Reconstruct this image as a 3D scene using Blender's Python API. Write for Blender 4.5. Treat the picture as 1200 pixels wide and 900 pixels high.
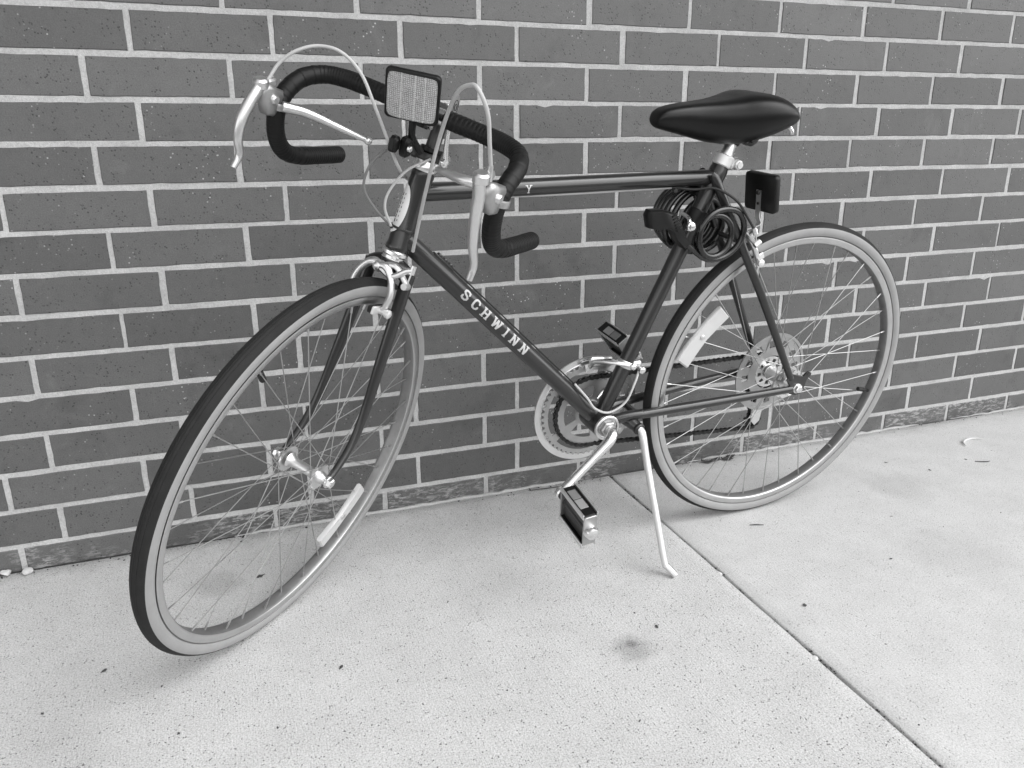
import bpy, bmesh, math, random
import numpy as np
from mathutils import Vector, Matrix
random.seed(7)
rng = np.random.default_rng(7)
R_ = math.radians
scene = bpy.context.scene
for o in list(bpy.data.objects):
    bpy.data.objects.remove(o)
col = scene.collection

# ------------------------------------------------------------------ camera
def cam_axes(yaw, pitch, roll):
    ca, sa, cb, sb, cc, sc = math.cos(yaw), math.sin(yaw), math.cos(pitch), math.sin(pitch), math.cos(roll), math.sin(roll)
    Rz = np.array([[ca, -sa, 0], [sa, ca, 0], [0, 0, 1]])
    Rx = np.array([[1, 0, 0], [0, cb, -sb], [0, sb, cb]])
    Ry = np.array([[cc, 0, sc], [0, 1, 0], [-sc, 0, cc]])
    return Rz @ Rx @ Ry
A = cam_axes(-0.353469, -0.307569, 0.004294)
cd = bpy.data.cameras.new('camera')
cam = bpy.data.objects.new('camera', cd)
col.objects.link(cam)
m4 = Matrix.Identity(4)
for r in range(3):
    m4[r][0] = A[r][0]; m4[r][1] = A[r][2]; m4[r][2] = -A[r][1]
m4.translation = (0.192998, -1.710754, 0.859634)
cam.matrix_world = m4
cd.sensor_width = 36.0
cd.lens = 929.829 / 1200 * 36.0
cd.clip_start = 0.02
cd.clip_end = 500
scene.camera = cam

# ------------------------------------------------------------------ light
SUN_EL, SUN_AZ = R_(50), R_(132)       # azimuth clockwise from +y
SUN_STRENGTH, SUN_ANGLE, SKY = 0.7, R_(70), 0.15
world = bpy.data.worlds.new('World')
scene.world = world
world.use_nodes = True
wn, wl = world.node_tree.nodes, world.node_tree.links
wn.clear()
wo = wn.new('ShaderNodeOutputWorld'); wb = wn.new('ShaderNodeBackground'); ws = wn.new('ShaderNodeTexSky'); wg = wn.new('ShaderNodeRGBToBW')
ws.sky_type = 'NISHITA'; ws.sun_disc = False; ws.sun_elevation = SUN_EL; ws.sun_rotation = SUN_AZ
ws.dust_density = 1.0; ws.air_density = 1.0
wl.new(ws.outputs[0], wg.inputs[0]); wl.new(wg.outputs[0], wb.inputs[0]); wl.new(wb.outputs[0], wo.inputs[0])
wb.inputs[1].default_value = SKY
sd = bpy.data.lights.new('sun', 'SUN'); sd.energy = SUN_STRENGTH; sd.angle = SUN_ANGLE; sd.color = (1, 1, 1)
sun = bpy.data.objects.new('sun', sd); col.objects.link(sun)
sdir = Vector((math.sin(SUN_AZ) * math.cos(SUN_EL), math.cos(SUN_AZ) * math.cos(SUN_EL), math.sin(SUN_EL)))
sun.rotation_euler = sdir.to_track_quat('Z', 'Y').to_euler()
sun.location = (2, -3, 5)
scene.view_settings.view_transform = 'Standard'
scene.view_settings.look = 'None'
scene.view_settings.exposure = 1.68
scene.view_settings.gamma = 1.0
scene.render.engine = 'CYCLES'
scene.render.resolution_x, scene.render.resolution_y = 1024, 768

# ------------------------------------------------------------------ materials
def new_mat(name):
    m = bpy.data.materials.new(name); m.use_nodes = True
    nt = m.node_tree; nt.nodes.clear()
    out = nt.nodes.new('ShaderNodeOutputMaterial'); b = nt.nodes.new('ShaderNodeBsdfPrincipled')
    nt.links.new(b.outputs[0], out.inputs[0])
    return m, nt, b
def N(nt, t, **kw):
    n = nt.nodes.new(t)
    for k, v in kw.items():
        if k == 'inp':
            for a, c in v.items(): n.inputs[a].default_value = c
        else: setattr(n, k, v)
    return n
def g(v): return (v, v, v, 1)
def ramp(nt, src, stops):
    r = nt.nodes.new('ShaderNodeValToRGB')
    while len(r.color_ramp.elements) < len(stops): r.color_ramp.elements.new(0.5)
    for e, (p, v) in zip(r.color_ramp.elements, stops): e.position = p; e.color = g(v)
    nt.links.new(src, r.inputs[0]); return r.outputs[0]
def noise(nt, co, scale, detail=4, rough=0.55, dist=0):
    n = N(nt, 'ShaderNodeTexNoise', inp={'Scale': scale, 'Detail': detail, 'Roughness': rough, 'Distortion': dist})
    nt.links.new(co, n.inputs['Vector']); return n.outputs[0]
def mth(nt, op, a, b=None, c=None, clamp=False):
    n = nt.nodes.new('ShaderNodeMath'); n.operation = op; n.use_clamp = clamp
    for i, x in enumerate((a, b, c)):
        if x is None: continue
        if isinstance(x, (int, float)): n.inputs[i].default_value = x
        else: nt.links.new(x, n.inputs[i])
    return n.outputs[0]
def mixv(nt, f, a, b):      # value mix
    n = nt.nodes.new('ShaderNodeMix'); n.data_type = 'FLOAT'
    for i, x in zip((0, 2, 3), (f, a, b)):
        if isinstance(x, (int, float)): n.inputs[i].default_value = x
        else: nt.links.new(x, n.inputs[i])
    return n.outputs[0]
def bump(nt, b, h, strength, dist):
    n = N(nt, 'ShaderNodeBump', inp={'Strength': strength, 'Distance': dist})
    nt.links.new(h, n.inputs['Height']); nt.links.new(n.outputs[0], b.inputs['Normal'])
def simple(name, base, rough=0.5, metal=0.0, coat=0.0, var=0.15, scale=60, bumpv=0.0, bscale=400, spec=0.5):
    m, nt, b = new_mat(name)
    co = N(nt, 'ShaderNodeTexCoord').outputs['Object']
    n1 = noise(nt, co, scale, 5, 0.6)
    v = mth(nt, 'MULTIPLY_ADD', n1, base * var * 2, base * (1 - var))
    nt.links.new(v, b.inputs['Base Color'])
    n2 = noise(nt, co, scale * 0.4, 4)
    r = mth(nt, 'MULTIPLY_ADD', n2, 0.24, rough - 0.12, clamp=True)
    nt.links.new(r, b.inputs['Roughness'])
    b.inputs['Metallic'].default_value = metal
    b.inputs['Coat Weight'].default_value = coat
    b.inputs['Coat Roughness'].default_value = 0.12
    b.inputs['Specular IOR Level'].default_value = spec
    if bumpv: bump(nt, b, noise(nt, co, bscale, 3), bumpv, 0.001)
    return m
MT = {}
MT['paint'] = simple('frame_paint', 0.017, 0.32, 0.25, 0.5, 0.12, 40)
MT['chrome'] = simple('chrome', 0.78, 0.27, 1.0, 0, 0.1, 50)
MT['alloy'] = simple('brushed_alloy', 0.72, 0.36, 1.0, 0, 0.1, 60)
MT['silver'] = simple('silver_paint', 0.7, 0.42, 0.55, 0, 0.1, 60)
MT['cast'] = simple('cast_alloy', 0.42, 0.42, 0.9, 0, 0.15, 60)
MT['rim'] = simple('steel_rim', 0.55, 0.36, 1.0, 0, 0.14, 30)
MT['rim_inner'] = simple('steel_dark_reflection', 0.26, 0.5, 0.8, 0, 0.25, 40)  # inner rim faces coloured darker to stand for dark reflections in the steel
MT['spoke'] = simple('spoke_steel', 0.42, 0.32, 0.9, 0, 0.35, 25)
MT['tape'] = simple('handlebar_tape', 0.004, 0.5, 0, 0, 0.3, 150, 0.25, 700, spec=0.28)
MT['rubber'] = simple('black_rubber', 0.007, 0.62, 0, 0, 0.3, 80, 0.2, 500)
MT['tread'] = simple('tyre_tread', 0.012, 0.75, 0, 0, 0.4, 60, 0.3, 450, spec=0.3)
MT['gum'] = simple('gumwall', 0.25, 0.62, 0, 0, 0.18, 24, 0.15, 400)
MT['vinyl'] = simple('saddle_vinyl', 0.0025, 0.36, 0, 0, 0.2, 90, 0.12, 900, spec=0.32)
MT['plastic'] = simple('black_plastic', 0.004, 0.42, 0, 0, 0.2, 90, 0.05, 500, spec=0.3)
MT['cable'] = simple('cable_housing', 0.42, 0.42, 0, 0, 0.12, 60)
MT['grey_cable'] = simple('grey_cable_housing', 0.16, 0.42, 0, 0, 0.15, 60)
MT['white'] = simple('white_plastic', 0.48, 0.4, 0, 0, 0.1, 35, 0.1, 700)
MT['decal'] = simple('white_decal', 0.44, 0.4, 0, 0.3, 0.15, 90)
MT['badge'] = simple('pale_badge', 0.72, 0.35, 0, 0.4, 0.1, 60)
MT['chain'] = simple('chain_steel', 0.03, 0.5, 0.6, 0, 0.4, 120)
MT['dark_metal'] = simple('dark_metal', 0.06, 0.4, 0.8, 0, 0.3, 80)
MT['pedal_grey'] = simple('pedal_grey', 0.035, 0.45, 0.2, 0, 0.3, 90)
MT['coil'] = simple('vinyl_coil', 0.006, 0.26, 0, 0.3, 0.2, 60)
MT['stone'] = simple('white_stone', 0.62, 0.8, 0, 0, 0.3, 60, 0.6, 150)
MT['leaf'] = simple('dry_leaf', 0.07, 0.8, 0, 0, 0.5, 120, 0.4, 300)
MT['pale_leaf'] = simple('pale_leaf', 0.55, 0.7, 0, 0, 0.2, 120)
MT['dirt'] = simple('joint_dirt', 0.03, 0.95, 0, 0, 0.6, 120, 0.8, 200)

def lens_material():
    m, nt, b = new_mat('prismatic_lens')
    co = N(nt, 'ShaderNodeTexCoord').outputs['UV']
    mp = N(nt, 'ShaderNodeMapping', inp={'Scale': (26, 24, 1)}); nt.links.new(co, mp.inputs[0])
    v = N(nt, 'ShaderNodeTexVoronoi', feature='F1', distance='CHEBYCHEV', inp={'Scale': 1.0, 'Randomness': 0.15}); v.voronoi_dimensions = '2D'
    nt.links.new(mp.outputs[0], v.inputs['Vector'])
    n = noise(nt, co, 6, 3)
    c = mth(nt, 'MULTIPLY_ADD', v.outputs['Distance'], -0.80, 0.66)
    c = mth(nt, 'MULTIPLY', c, mth(nt, 'MULTIPLY_ADD', n, 0.8, 0.55))
    nt.links.new(c, b.inputs['Base Color'])
    b.inputs['Roughness'].default_value = 0.22; b.inputs['Metallic'].default_value = 0.35; b.inputs['Coat Weight'].default_value = 0.8
    bump(nt, b, v.outputs['Distance'], 0.8, 0.002)
    return m
MT['lens'] = lens_material()

def brick_material():
    m, nt, b = new_mat('dark_brick')
    tc = N(nt, 'ShaderNodeTexCoord').outputs['Object']
    oi = N(nt, 'ShaderNodeObjectInfo')
    sh = N(nt, 'ShaderNodeVectorMath', operation='SCALE'); cx = N(nt, 'ShaderNodeCombineXYZ')
    nt.links.new(oi.outputs['Random'], cx.inputs[0]); nt.links.new(oi.outputs['Random'], cx.inputs[2])
    nt.links.new(cx.outputs[0], sh.inputs[0]); sh.inputs['Scale'].default_value = 37.0
    add = N(nt, 'ShaderNodeVectorMath', operation='ADD'); nt.links.new(tc, add.inputs[0]); nt.links.new(sh.outputs[0], add.inputs[1])
    co = add.outputs[0]
    geo = N(nt, 'ShaderNodeNewGeometry').outputs['Position']
    big = noise(nt, co, 9, 5, 0.6)
    mid = noise(nt, co, 55, 5, 0.65)
    fine = noise(nt, co, 420, 3, 0.7)
    base = mth(nt, 'MULTIPLY_ADD', oi.outputs['Random'], 0.024, 0.069)
    base = mth(nt, 'MULTIPLY', base, mth(nt, 'MULTIPLY_ADD', big, 0.3, 0.85))
    base = mth(nt, 'MULTIPLY', base, mth(nt, 'MULTIPLY_ADD', mid, 0.4, 0.80))
    base = mth(nt, 'MULTIPLY', base, mth(nt, 'MULTIPLY_ADD', fine, 1.3, 0.35))
    # pores: dark specks
    vo = N(nt, 'ShaderNodeTexVoronoi', inp={'Scale': 150.0, 'Randomness': 1.0}); nt.links.new(co, vo.inputs['Vector'])
    sel = noise(nt, co, 30, 3, 0.6)
    pore = ramp(nt, vo.outputs['Distance'], [(0.16, 1), (0.30, 0)])
    pore = mth(nt, 'MULTIPLY', pore, ramp(nt, sel, [(0.46, 0), (0.56, 1)]))
    base = mixv(nt, mth(nt, 'MULTIPLY', pore, 0.85), base, 0.018)
    smudge = ramp(nt, noise(nt, geo, 6.5, 5, 0.65, 0.4), [(0.56, 0), (0.72, 1)])
    base = mth(nt, 'MULTIPLY', base, mth(nt, 'MULTIPLY_ADD', smudge, -0.30, 1.0))
    bloom = ramp(nt, noise(nt, geo, 11, 6, 0.7, 0.8), [(0.58, 0), (0.75, 1)])
    base = mth(nt, 'MULTIPLY_ADD', bloom, 0.028, base)
    # pale salt specks and splashes
    vo2 = N(nt, 'ShaderNodeTexVoronoi', inp={'Scale': 95.0, 'Randomness': 1.0}); nt.links.new(co, vo2.inputs['Vector'])
    sp = ramp(nt, vo2.outputs['Distance'], [(0.09, 1), (0.18, 0)])
    sp = mth(nt, 'MULTIPLY', sp, ramp(nt, noise(nt, geo, 7, 4, 0.7), [(0.52, 0), (0.66, 1)]))
    base = mixv(nt, mth(nt, 'MULTIPLY', sp, 0.9), base, 0.5)
    # scraped pale salts low on the wall
    sx = N(nt, 'ShaderNodeSeparateXYZ'); nt.links.new(geo, sx.inputs[0])
    low = N(nt, 'ShaderNodeMapRange', inp={1: 0.060, 2: 0.048, 3: 0.0, 4: 1.0}); nt.links.new(sx.outputs[2], low.inputs[0])
    mp = N(nt, 'ShaderNodeMapping', inp={'Scale': (1, 1, 3.5)}); nt.links.new(geo, mp.inputs[0])
    scr = ramp(nt, noise(nt, mp.outputs[0], 42, 7, 0.75, 0.6), [(0.49, 0), (0.58, 1)])
    patch = ramp(nt, noise(nt, geo, 5.5, 3), [(0.42, 0), (0.55, 1)])
    scr = mth(nt, 'MULTIPLY', mth(nt, 'MULTIPLY', scr, patch), low.outputs[0])
    base = mixv(nt, mth(nt, 'MULTIPLY', scr, 0.65), base, 0.38)
    nt.links.new(base, b.inputs['Base Color'])
    nt.links.new(mth(nt, 'MULTIPLY_ADD', mid, 0.22, 0.40), b.inputs['Roughness'])
    b.inputs['Specular IOR Level'].default_value = 0.5
    h = mth(nt, 'ADD', mth(nt, 'MULTIPLY', fine, 0.25), mth(nt, 'MULTIPLY', mid, 0.6))
    h = mth(nt, 'SUBTRACT', h, mth(nt, 'MULTIPLY', pore, 0.9))
    bump(nt, b, h, 0.5, 0.0012)
    return m
MT['brick'] = brick_material()

def mortar_material():
    m, nt, b = new_mat('mortar')
    co = N(nt, 'ShaderNodeNewGeometry').outputs['Position']
    a = noise(nt, co, 260, 4, 0.7); c = noise(nt, co, 14, 4); d = noise(nt, co, 900, 2, 0.6)
    v = mth(nt, 'MULTIPLY', mth(nt, 'MULTIPLY_ADD', a, 0.9, 0.55), mth(nt, 'MULTIPLY_ADD', c, 0.7, 0.65))
    v = mth(nt, 'MULTIPLY', v, mth(nt, 'MULTIPLY_ADD', d, 0.3, 0.85))
    nt.links.new(mth(nt, 'MULTIPLY', v, 0.40), b.inputs['Base Color'])
    b.inputs['Roughness'].default_value = 0.9
    bump(nt, b, mth(nt, 'ADD', a, d), 0.7, 0.0015)
    return m
MT['mortar'] = mortar_material()

STAINS = [(0.795, -0.676, 0.045, 0.30), (0.80, -0.665, 0.014, 0.35), (0.12, -0.20, 0.06, 0.2), (1.75, -0.33, 0.10, 0.14), (-0.10, -0.62, 0.12, 0.12), (1.6, -0.62, 0.13, 0.10)]
def concrete_material(name, base0, coarse):
    m, nt, b = new_mat(name)
    co = N(nt, 'ShaderNodeNewGeometry').outputs['Position']
    big = noise(nt, co, 1.6, 4, 0.6); mid = noise(nt, co, 11, 6, 0.65); fine = noise(nt, co, 330, 4, 0.75); grit = noise(nt, co, 900, 2, 0.6)
    v = mth(nt, 'MULTIPLY', mth(nt, 'MULTIPLY_ADD', big, 0.14, 0.93), mth(nt, 'MULTIPLY_ADD', mid, 0.32, 0.84))
    v = mth(nt, 'MULTIPLY', v, mth(nt, 'MULTIPLY_ADD', fine, 1.2 * coarse + .2, 0.90 - 0.60 * coarse))
    v = mth(nt, 'MULTIPLY', v, mth(nt, 'MULTIPLY_ADD', grit, 0.6, 0.70))
    v = mth(nt, 'MULTIPLY', v, base0)
    # pits
    vo = N(nt, 'ShaderNodeTexVoronoi', inp={'Scale': 165.0, 'Randomness': 1.0}); nt.links.new(co, vo.inputs['Vector'])
    pit = mth(nt, 'MULTIPLY', ramp(nt, vo.outputs['Distance'], [(0.12, 1), (0.26, 0)]), ramp(nt, noise(nt, co, 60, 3, 0.6), [(0.46, 0), (0.56, 1)]))
    v = mixv(nt, mth(nt, 'MULTIPLY', pit, 0.75 * coarse), v, 0.07)
    salt = ramp(nt, noise(nt, co, 380, 2, 0.6), [(0.55, 0), (0.64, 1)])
    v = mixv(nt, mth(nt, 'MULTIPLY', salt, 0.5 * coarse), v, 0.11)
    vs = N(nt, 'ShaderNodeTexVoronoi', inp={'Scale': 26.0, 'Randomness': 1.0}); nt.links.new(co, vs.inputs['Vector'])
    speck = mth(nt, 'MULTIPLY', ramp(nt, vs.outputs['Distance'], [(0.035, 1), (0.07, 0)]), ramp(nt, noise(nt, co, 9, 3, 0.6), [(0.54, 0), (0.60, 1)]))
    v = mixv(nt, mth(nt, 'MULTIPLY', speck, 0.8), v, 0.04)
    # smudges with a shape of their own
    for (x, y, r, a) in STAINS:
        d = N(nt, 'ShaderNodeVectorMath', operation='DISTANCE'); nt.links.new(co, d.inputs[0]); d.inputs[1].default_value = (x, y, 0)
        dd = mth(nt, 'MULTIPLY', d.outputs['Value'], mth(nt, 'MULTIPLY_ADD', noise(nt, co, 1.2 / r, 5, 0.7), 1.6, 0.3))
        mr = N(nt, 'ShaderNodeMapRange', interpolation_type='SMOOTHSTEP', inp={1: r * 0.35, 2: r * 1.2, 3: 1.0, 4: 0.0}); nt.links.new(dd, mr.inputs[0])
        v = mth(nt, 'MULTIPLY', v, mth(nt, 'MULTIPLY_ADD', mr.outputs[0], -a, 1.0))
    # grime along the foot of the wall
    sx = N(nt, 'ShaderNodeSeparateXYZ'); nt.links.new(co, sx.inputs[0])
    edge = N(nt, 'ShaderNodeMapRange', inp={1: -0.07, 2: -0.005, 3: 0.0, 4: 1.0}); nt.links.new(mth(nt, 'ADD', sx.outputs[1], mth(nt, 'MULTIPLY_ADD', noise(nt, co, 15, 5, 0.7), 0.14, -0.07)), edge.inputs[0])
    v = mth(nt, 'MULTIPLY', v, mth(nt, 'MULTIPLY_ADD', edge.outputs[0], -0.20, 1.0))
    nt.links.new(v, b.inputs['Base Color'])
    b.inputs['Roughness'].default_value = 0.82
    b.inputs['Specular IOR Level'].default_value = 0.35
    # broom finish: fine combed lines
    mp = N(nt, 'ShaderNodeMapping', inp={'Scale': (420, 14, 1), 'Rotation': (0, 0, R_(4))}); nt.links.new(co, mp.inputs[0])
    br = noise(nt, mp.outputs[0], 1.0, 3, 0.6)
    h = mth(nt, 'ADD', mth(nt, 'MULTIPLY', br, 0.55), mth(nt, 'MULTIPLY', fine, 0.6 * coarse))
    h = mth(nt, 'SUBTRACT', h, mth(nt, 'MULTIPLY', pit, 0.8 * coarse))
    bump(nt, b, h, 0.8 * coarse + 0.1, 0.0022)
    return m
MT['concrete_a'] = concrete_material('broomed_concrete', 0.56, 1.0)
MT['concrete_b'] = concrete_material('worn_concrete', 0.56, 0.7)

def ground_material():
    m, nt, b = new_mat('asphalt')
    co = N(nt, 'ShaderNodeNewGeometry').outputs['Position']
    v = mth(nt, 'MULTIPLY', mth(nt, 'MULTIPLY_ADD', noise(nt, co, 180, 4, 0.7), 0.8, 0.6), mth(nt, 'MULTIPLY_ADD', noise(nt, co, 0.7, 4), 0.5, 0.75))
    nt.links.new(mth(nt, 'MULTIPLY', v, 0.16), b.inputs['Base Color']); b.inputs['Roughness'].default_value = 0.9
    return m
MT['asphalt'] = ground_material()

# ------------------------------------------------------------------ geometry helpers
def catmull(P, sub=6, closed=False):
    P = [np.array(p, float) for p in P]
    if len(P) < 3 or sub <= 1: return P
    out = []; n = len(P)
    rngi = range(n if closed else n - 1)
    for i in rngi:
        if closed: p0, p1, p2, p3 = P[(i - 1) % n], P[i], P[(i + 1) % n], P[(i + 2) % n]
        else:
            p1, p2 = P[i], P[i + 1]
            p0 = P[i - 1] if i > 0 else 2 * p1 - p2
            p3 = P[i + 2] if i + 2 < n else 2 * p2 - p1
        for k in range(sub):
            t = k / sub
            out.append(0.5 * ((2 * p1) + (-p0 + p2) * t + (2 * p0 - 5 * p1 + 4 * p2 - p3) * t * t + (-p0 + 3 * p1 - 3 * p2 + p3) * t ** 3))
    if not closed: out.append(P[-1])
    return out
def unit(v): v = np.asarray(v, float); return v / (np.linalg.norm(v) + 1e-12)
def perp(a):
    a = unit(a); h = np.array([0, 1, 0.]) if abs(a[1]) < 0.9 else np.array([1, 0, 0.])
    x = unit(np.cross(h, a)); return x, np.cross(a, x)

class G:
    """collects shapes (bike coordinates u forward, v up, w towards the left side; or world x y z) into one mesh"""
    def __init__(s): s.v = []; s.f = []; s.m = []; s.uv = None
    def add(s, verts, faces, mi=0):
        o = len(s.v); s.v += [np.asarray(x, float) for x in verts]
        s.f += [[i + o for i in f] for f in faces]; s.m += [mi] * len(faces); return s
    def tube(s, P, r, n=10, sub=1, closed=False, caps=True, mi=0, flat=None):
        if isinstance(r, (int, float)): r = [r] * len(P)
        PR = [np.append(np.array(p, float), q) for p, q in zip(P, r)]
        PR = catmull(PR, sub, closed); C = [p[:3] for p in PR]; rr = [p[3] for p in PR]
        k = len(C); T = []
        for i in range(k):
            a = C[(i - 1) % k] if (closed or i > 0) else C[i]; b = C[(i + 1) % k] if (closed or i < k - 1) else C[i]
            T.append(unit(b - a))
        x, y = perp(T[0]); rings = []
        for i in range(k):
            x = unit(x - T[i] * (x @ T[i])); y = np.cross(T[i], x)
            ring = []
            for j in range(n):
                t = 2 * math.pi * j / n
                ring.append(C[i] + rr[i] * (math.cos(t) * x + math.sin(t) * y))
            rings.append(ring)
        V = [p for rg in rings for p in rg]; F = []
        for i in range(k if closed else k - 1):
            i2 = (i + 1) % k
            for j in range(n):
                j2 = (j + 1) % n; F.append([i * n + j, i * n + j2, i2 * n + j2, i2 * n + j])
        if caps and not closed: F += [list(range(n))[::-1], [(k - 1) * n + j for j in range(n)]]
        return s.add(V, F, mi)
    def lathe(s, c, axis, prof, n=24, mi=0, caps=True):
        c = np.array(c, float); a = unit(axis); x, y = perp(a); V = []; F = []
        for (r, h) in prof:
            for j in range(n):
                t = 2 * math.pi * j / n; V.append(c + a * h + r * (math.cos(t) * x + math.sin(t) * y))
        k = len(prof)
        for i in range(k - 1):
            for j in range(n): j2 = (j + 1) % n; F.append([i * n + j, i * n + j2, (i + 1) * n + j2, (i + 1) * n + j])
        if caps: F += [list(range(n))[::-1], [(k - 1) * n + j for j in range(n)]]
        return s.add(V, F, mi)
    def box(s, c, ax, ay, az, d, bev=0.12, mi=0):
        """chamfered box: centre, three axes, full sizes"""
        c = np.array(c, float); ax, ay, az = unit(ax), unit(ay), unit(az); hx, hy, hz = d[0] / 2, d[1] / 2, d[2] / 2
        b = bev * min(d)
        def ring(X, Y, z, cc): return [(X - cc, -Y, z), (X, -Y + cc, z), (X, Y - cc, z), (X - cc, Y, z), (-X + cc, Y, z), (-X, Y - cc, z), (-X, -Y + cc, z), (-X + cc, -Y, z)]
        L = ring(hx - b, hy - b, -hz, b) + ring(hx, hy, -hz + b, b) + ring(hx, hy, hz - b, b) + ring(hx - b, hy - b, hz, b)
        V = [c + ax * p[0] + ay * p[1] + az * p[2] for p in L]; F = []
        for k in range(3):
            for j in range(8): j2 = (j + 1) % 8; F.append([k * 8 + j, k * 8 + j2, (k + 1) * 8 + j2, (k + 1) * 8 + j])
        F += [list(range(8))[::-1], list(range(24, 32))]
        return s.add(V, F, mi)
    def prism(s, outline, c, ax, ay, az, th, mi=0, bev=0.0):
        c = np.array(c, float); ax, ay, az = unit(ax), unit(ay), unit(az); n = len(outline)
        cen = np.mean(np.array(outline), 0); V = []; levels = [(-th / 2, bev), (-th / 2 + bev, 0), (th / 2 - bev, 0), (th / 2, bev)] if bev else [(-th / 2, 0), (th / 2, 0)]
        for z, b in levels:
            for p in outline:
                q = np.array(p) - cen; l = np.linalg.norm(q); q = cen + q * max(0, (l - b)) / max(l, 1e-9)
                V.append(c + ax * q[0] + ay * q[1] + az * z)
        F = []
        for k in range(len(levels) - 1):
            for j in range(n): j2 = (j + 1) % n; F.append([k * n + j, k * n + j2, (k + 1) * n + j2, (k + 1) * n + j])
        F += [list(range(n))[::-1], [(len(levels) - 1) * n + j for j in range(n)]]
        return s.add(V, F, mi)
    def ring(s, c, r0, r1, w0, w1, n=48, a0=0.0, a1=2 * math.pi, mi=0):
        """flat annulus (or sector) about the w axis"""
        full = abs(a1 - a0 - 2 * math.pi) < 1e-6; k = n if full else n + 1; V = []; F = []
        for i in range(k):
            t = a0 + (a1 - a0) * i / n
            for (r, w) in ((r0, w0), (r1, w0), (r1, w1), (r0, w1)): V.append((c[0] + r * math.cos(t), c[1] + r * math.sin(t), w))
        for i in range(n):
            i2 = (i + 1) % k
            for j in range(4): j2 = (j + 1) % 4; F.append([i * 4 + j, i * 4 + j2, i2 * 4 + j2, i2 * 4 + j])
        if not full: F += [[0, 1, 2, 3], [(k - 1) * 4 + j for j in (3, 2, 1, 0)]]
        return s.add(V, F, mi)
    def ball(s, c, r, n=8, mi=0, sc=(1, 1, 1)):
        c = np.array(c, float); V = [c + np.array([0, 0, r * sc[2]])]; F = []
        for i in range(1, n):
            ph = math.pi * i / n
            for j in range(n * 2):
                t = math.pi * j / n; V.append(c + r * np.array([math.sin(ph) * math.cos(t) * sc[0], math.sin(ph) * math.sin(t) * sc[1], math.cos(ph) * sc[2]]))
        V.append(c - np.array([0, 0, r * sc[2]])); k = n * 2
        for j in range(k):
            j2 = (j + 1) % k; F.append([0, 1 + j, 1 + j2]); F.append([len(V) - 1, 1 + (n - 2) * k + j2, 1 + (n - 2) * k + j])
            for i in range(n - 2): F.append([1 + i * k + j, 1 + (i + 1) * k + j, 1 + (i + 1) * k + j2, 1 + i * k + j2])
        return s.add(V, F, mi)

def link(name, me, mats, parent=None):
    for m in (mats if isinstance(mats, (list, tuple)) else [mats]): me.materials.append(MT[m])
    o = bpy.data.objects.new(name, me); col.objects.link(o)
    if parent is not None: o.parent = parent
    return o
def mesh_from(gm, name, bike=True, fn=None, sharp=35, smooth=True):
    V = [fn(p) if fn else p for p in gm.v]
    if bike: V = [(p[0], p[2], p[1]) for p in V]
    me = bpy.data.meshes.new(name)
    me.from_pydata([tuple(float(c) for c in p) for p in V], [], gm.f)
    me.polygons.foreach_set('material_index', gm.m)
    bm = bmesh.new(); bm.from_mesh(me); bmesh.ops.recalc_face_normals(bm, faces=bm.faces); bm.to_mesh(me); bm.free()
    if smooth:
        me.polygons.foreach_set('use_smooth', [True] * len(me.polygons)); me.set_sharp_from_angle(angle=R_(sharp))
    me.update(); return me
def tag(o, label, cat=None, group=None, kind=None):
    if label: o['label'] = label
    if cat: o['category'] = cat
    if group: o['group'] = group
    if kind: o['kind'] = kind
    return o

# ------------------------------------------------------------------ setting: ground and pavement
BL, BH, BS, ZG = 0.251641, 0.078839, 0.083503, 0.026017        # brick length, course height, bond shift, buried part of lowest course
gm = G(); gm.add([(-150, -150, -0.10), (150, -150, -0.10), (150, 150, -0.10), (-150, 150, -0.10)], [[0, 1, 2, 3]])
tag(link('ground', mesh_from(gm, 'ground', False), 'asphalt'), None, kind='structure')
gm = G(); gm.add([(-7, -1.62, -0.012), (8, -1.62, -0.012), (8, 0.03, -0.012), (-7, 0.03, -0.012)], [[0, 1, 2, 3]])
pav = link('pavement', mesh_from(gm, 'pavement', False), 'dirt'); tag(pav, None, kind='structure')
JX = 1.083
def slab(x0, x1, y0, y1, mat, skew0=0.0, skew1=0.0):
    """slab with tooled, slightly wandering edges; skew moves the far (wall) end of each side"""
    nx, ny = 60, 60; e = 0.006; V = []; F = []
    def prof(k, n): return k
    tx = [0, .0007, .0017, .0035] + list(np.linspace(.03, (x1 - x0) - .03, nx)) + [(x1 - x0) - q for q in (.0035, .0017, .0007, 0)]
    ty = [0, .0007, .0017, .0035] + list(np.linspace(.03, (y1 - y0) - .03, ny)) + [(y1 - y0) - q for q in (.0035, .0017, .0007, 0)]
    W0 = catmull([(0, 0, rng.normal(0, .0011)) for _ in range(14)], 8); W1 = catmull([(0, 0, rng.normal(0, .0011)) for _ in range(14)], 8)
    def drop(d): return -0.004 * (1 - min(1, d / 0.0035)) ** 2 - (0.012 if d <= 0 else 0)
    for j, b in enumerate(ty):
        f = b / (y1 - y0); i0 = int(f * (len(W0) - 1))
        for i, a in enumerate(tx):
            g0 = a / (x1 - x0)
            x = x0 + a + (skew0 * f + W0[i0][2]) * (1 - g0) + (skew1 * f + W1[i0][2]) * g0
            V.append((x, y0 + b, max(-0.016, drop(min(a, x1 - x0 - a)) + drop(min(b, y1 - y0 - b)))))
    k = len(tx)
    for j in range(len(ty) - 1):
        for i in range(k - 1): F.append([j * k + i, j * k + i + 1, (j + 1) * k + i + 1, (j + 1) * k + i])
    gm = G().add(V, F); return link('slab', mesh_from(gm, 'slab', False), mat, pav)
sk = 0.024
slab(JX - 0.012 - 1.83, JX - 0.0138, -1.56, -0.006, 'concrete_a', 0.0, sk)
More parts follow.
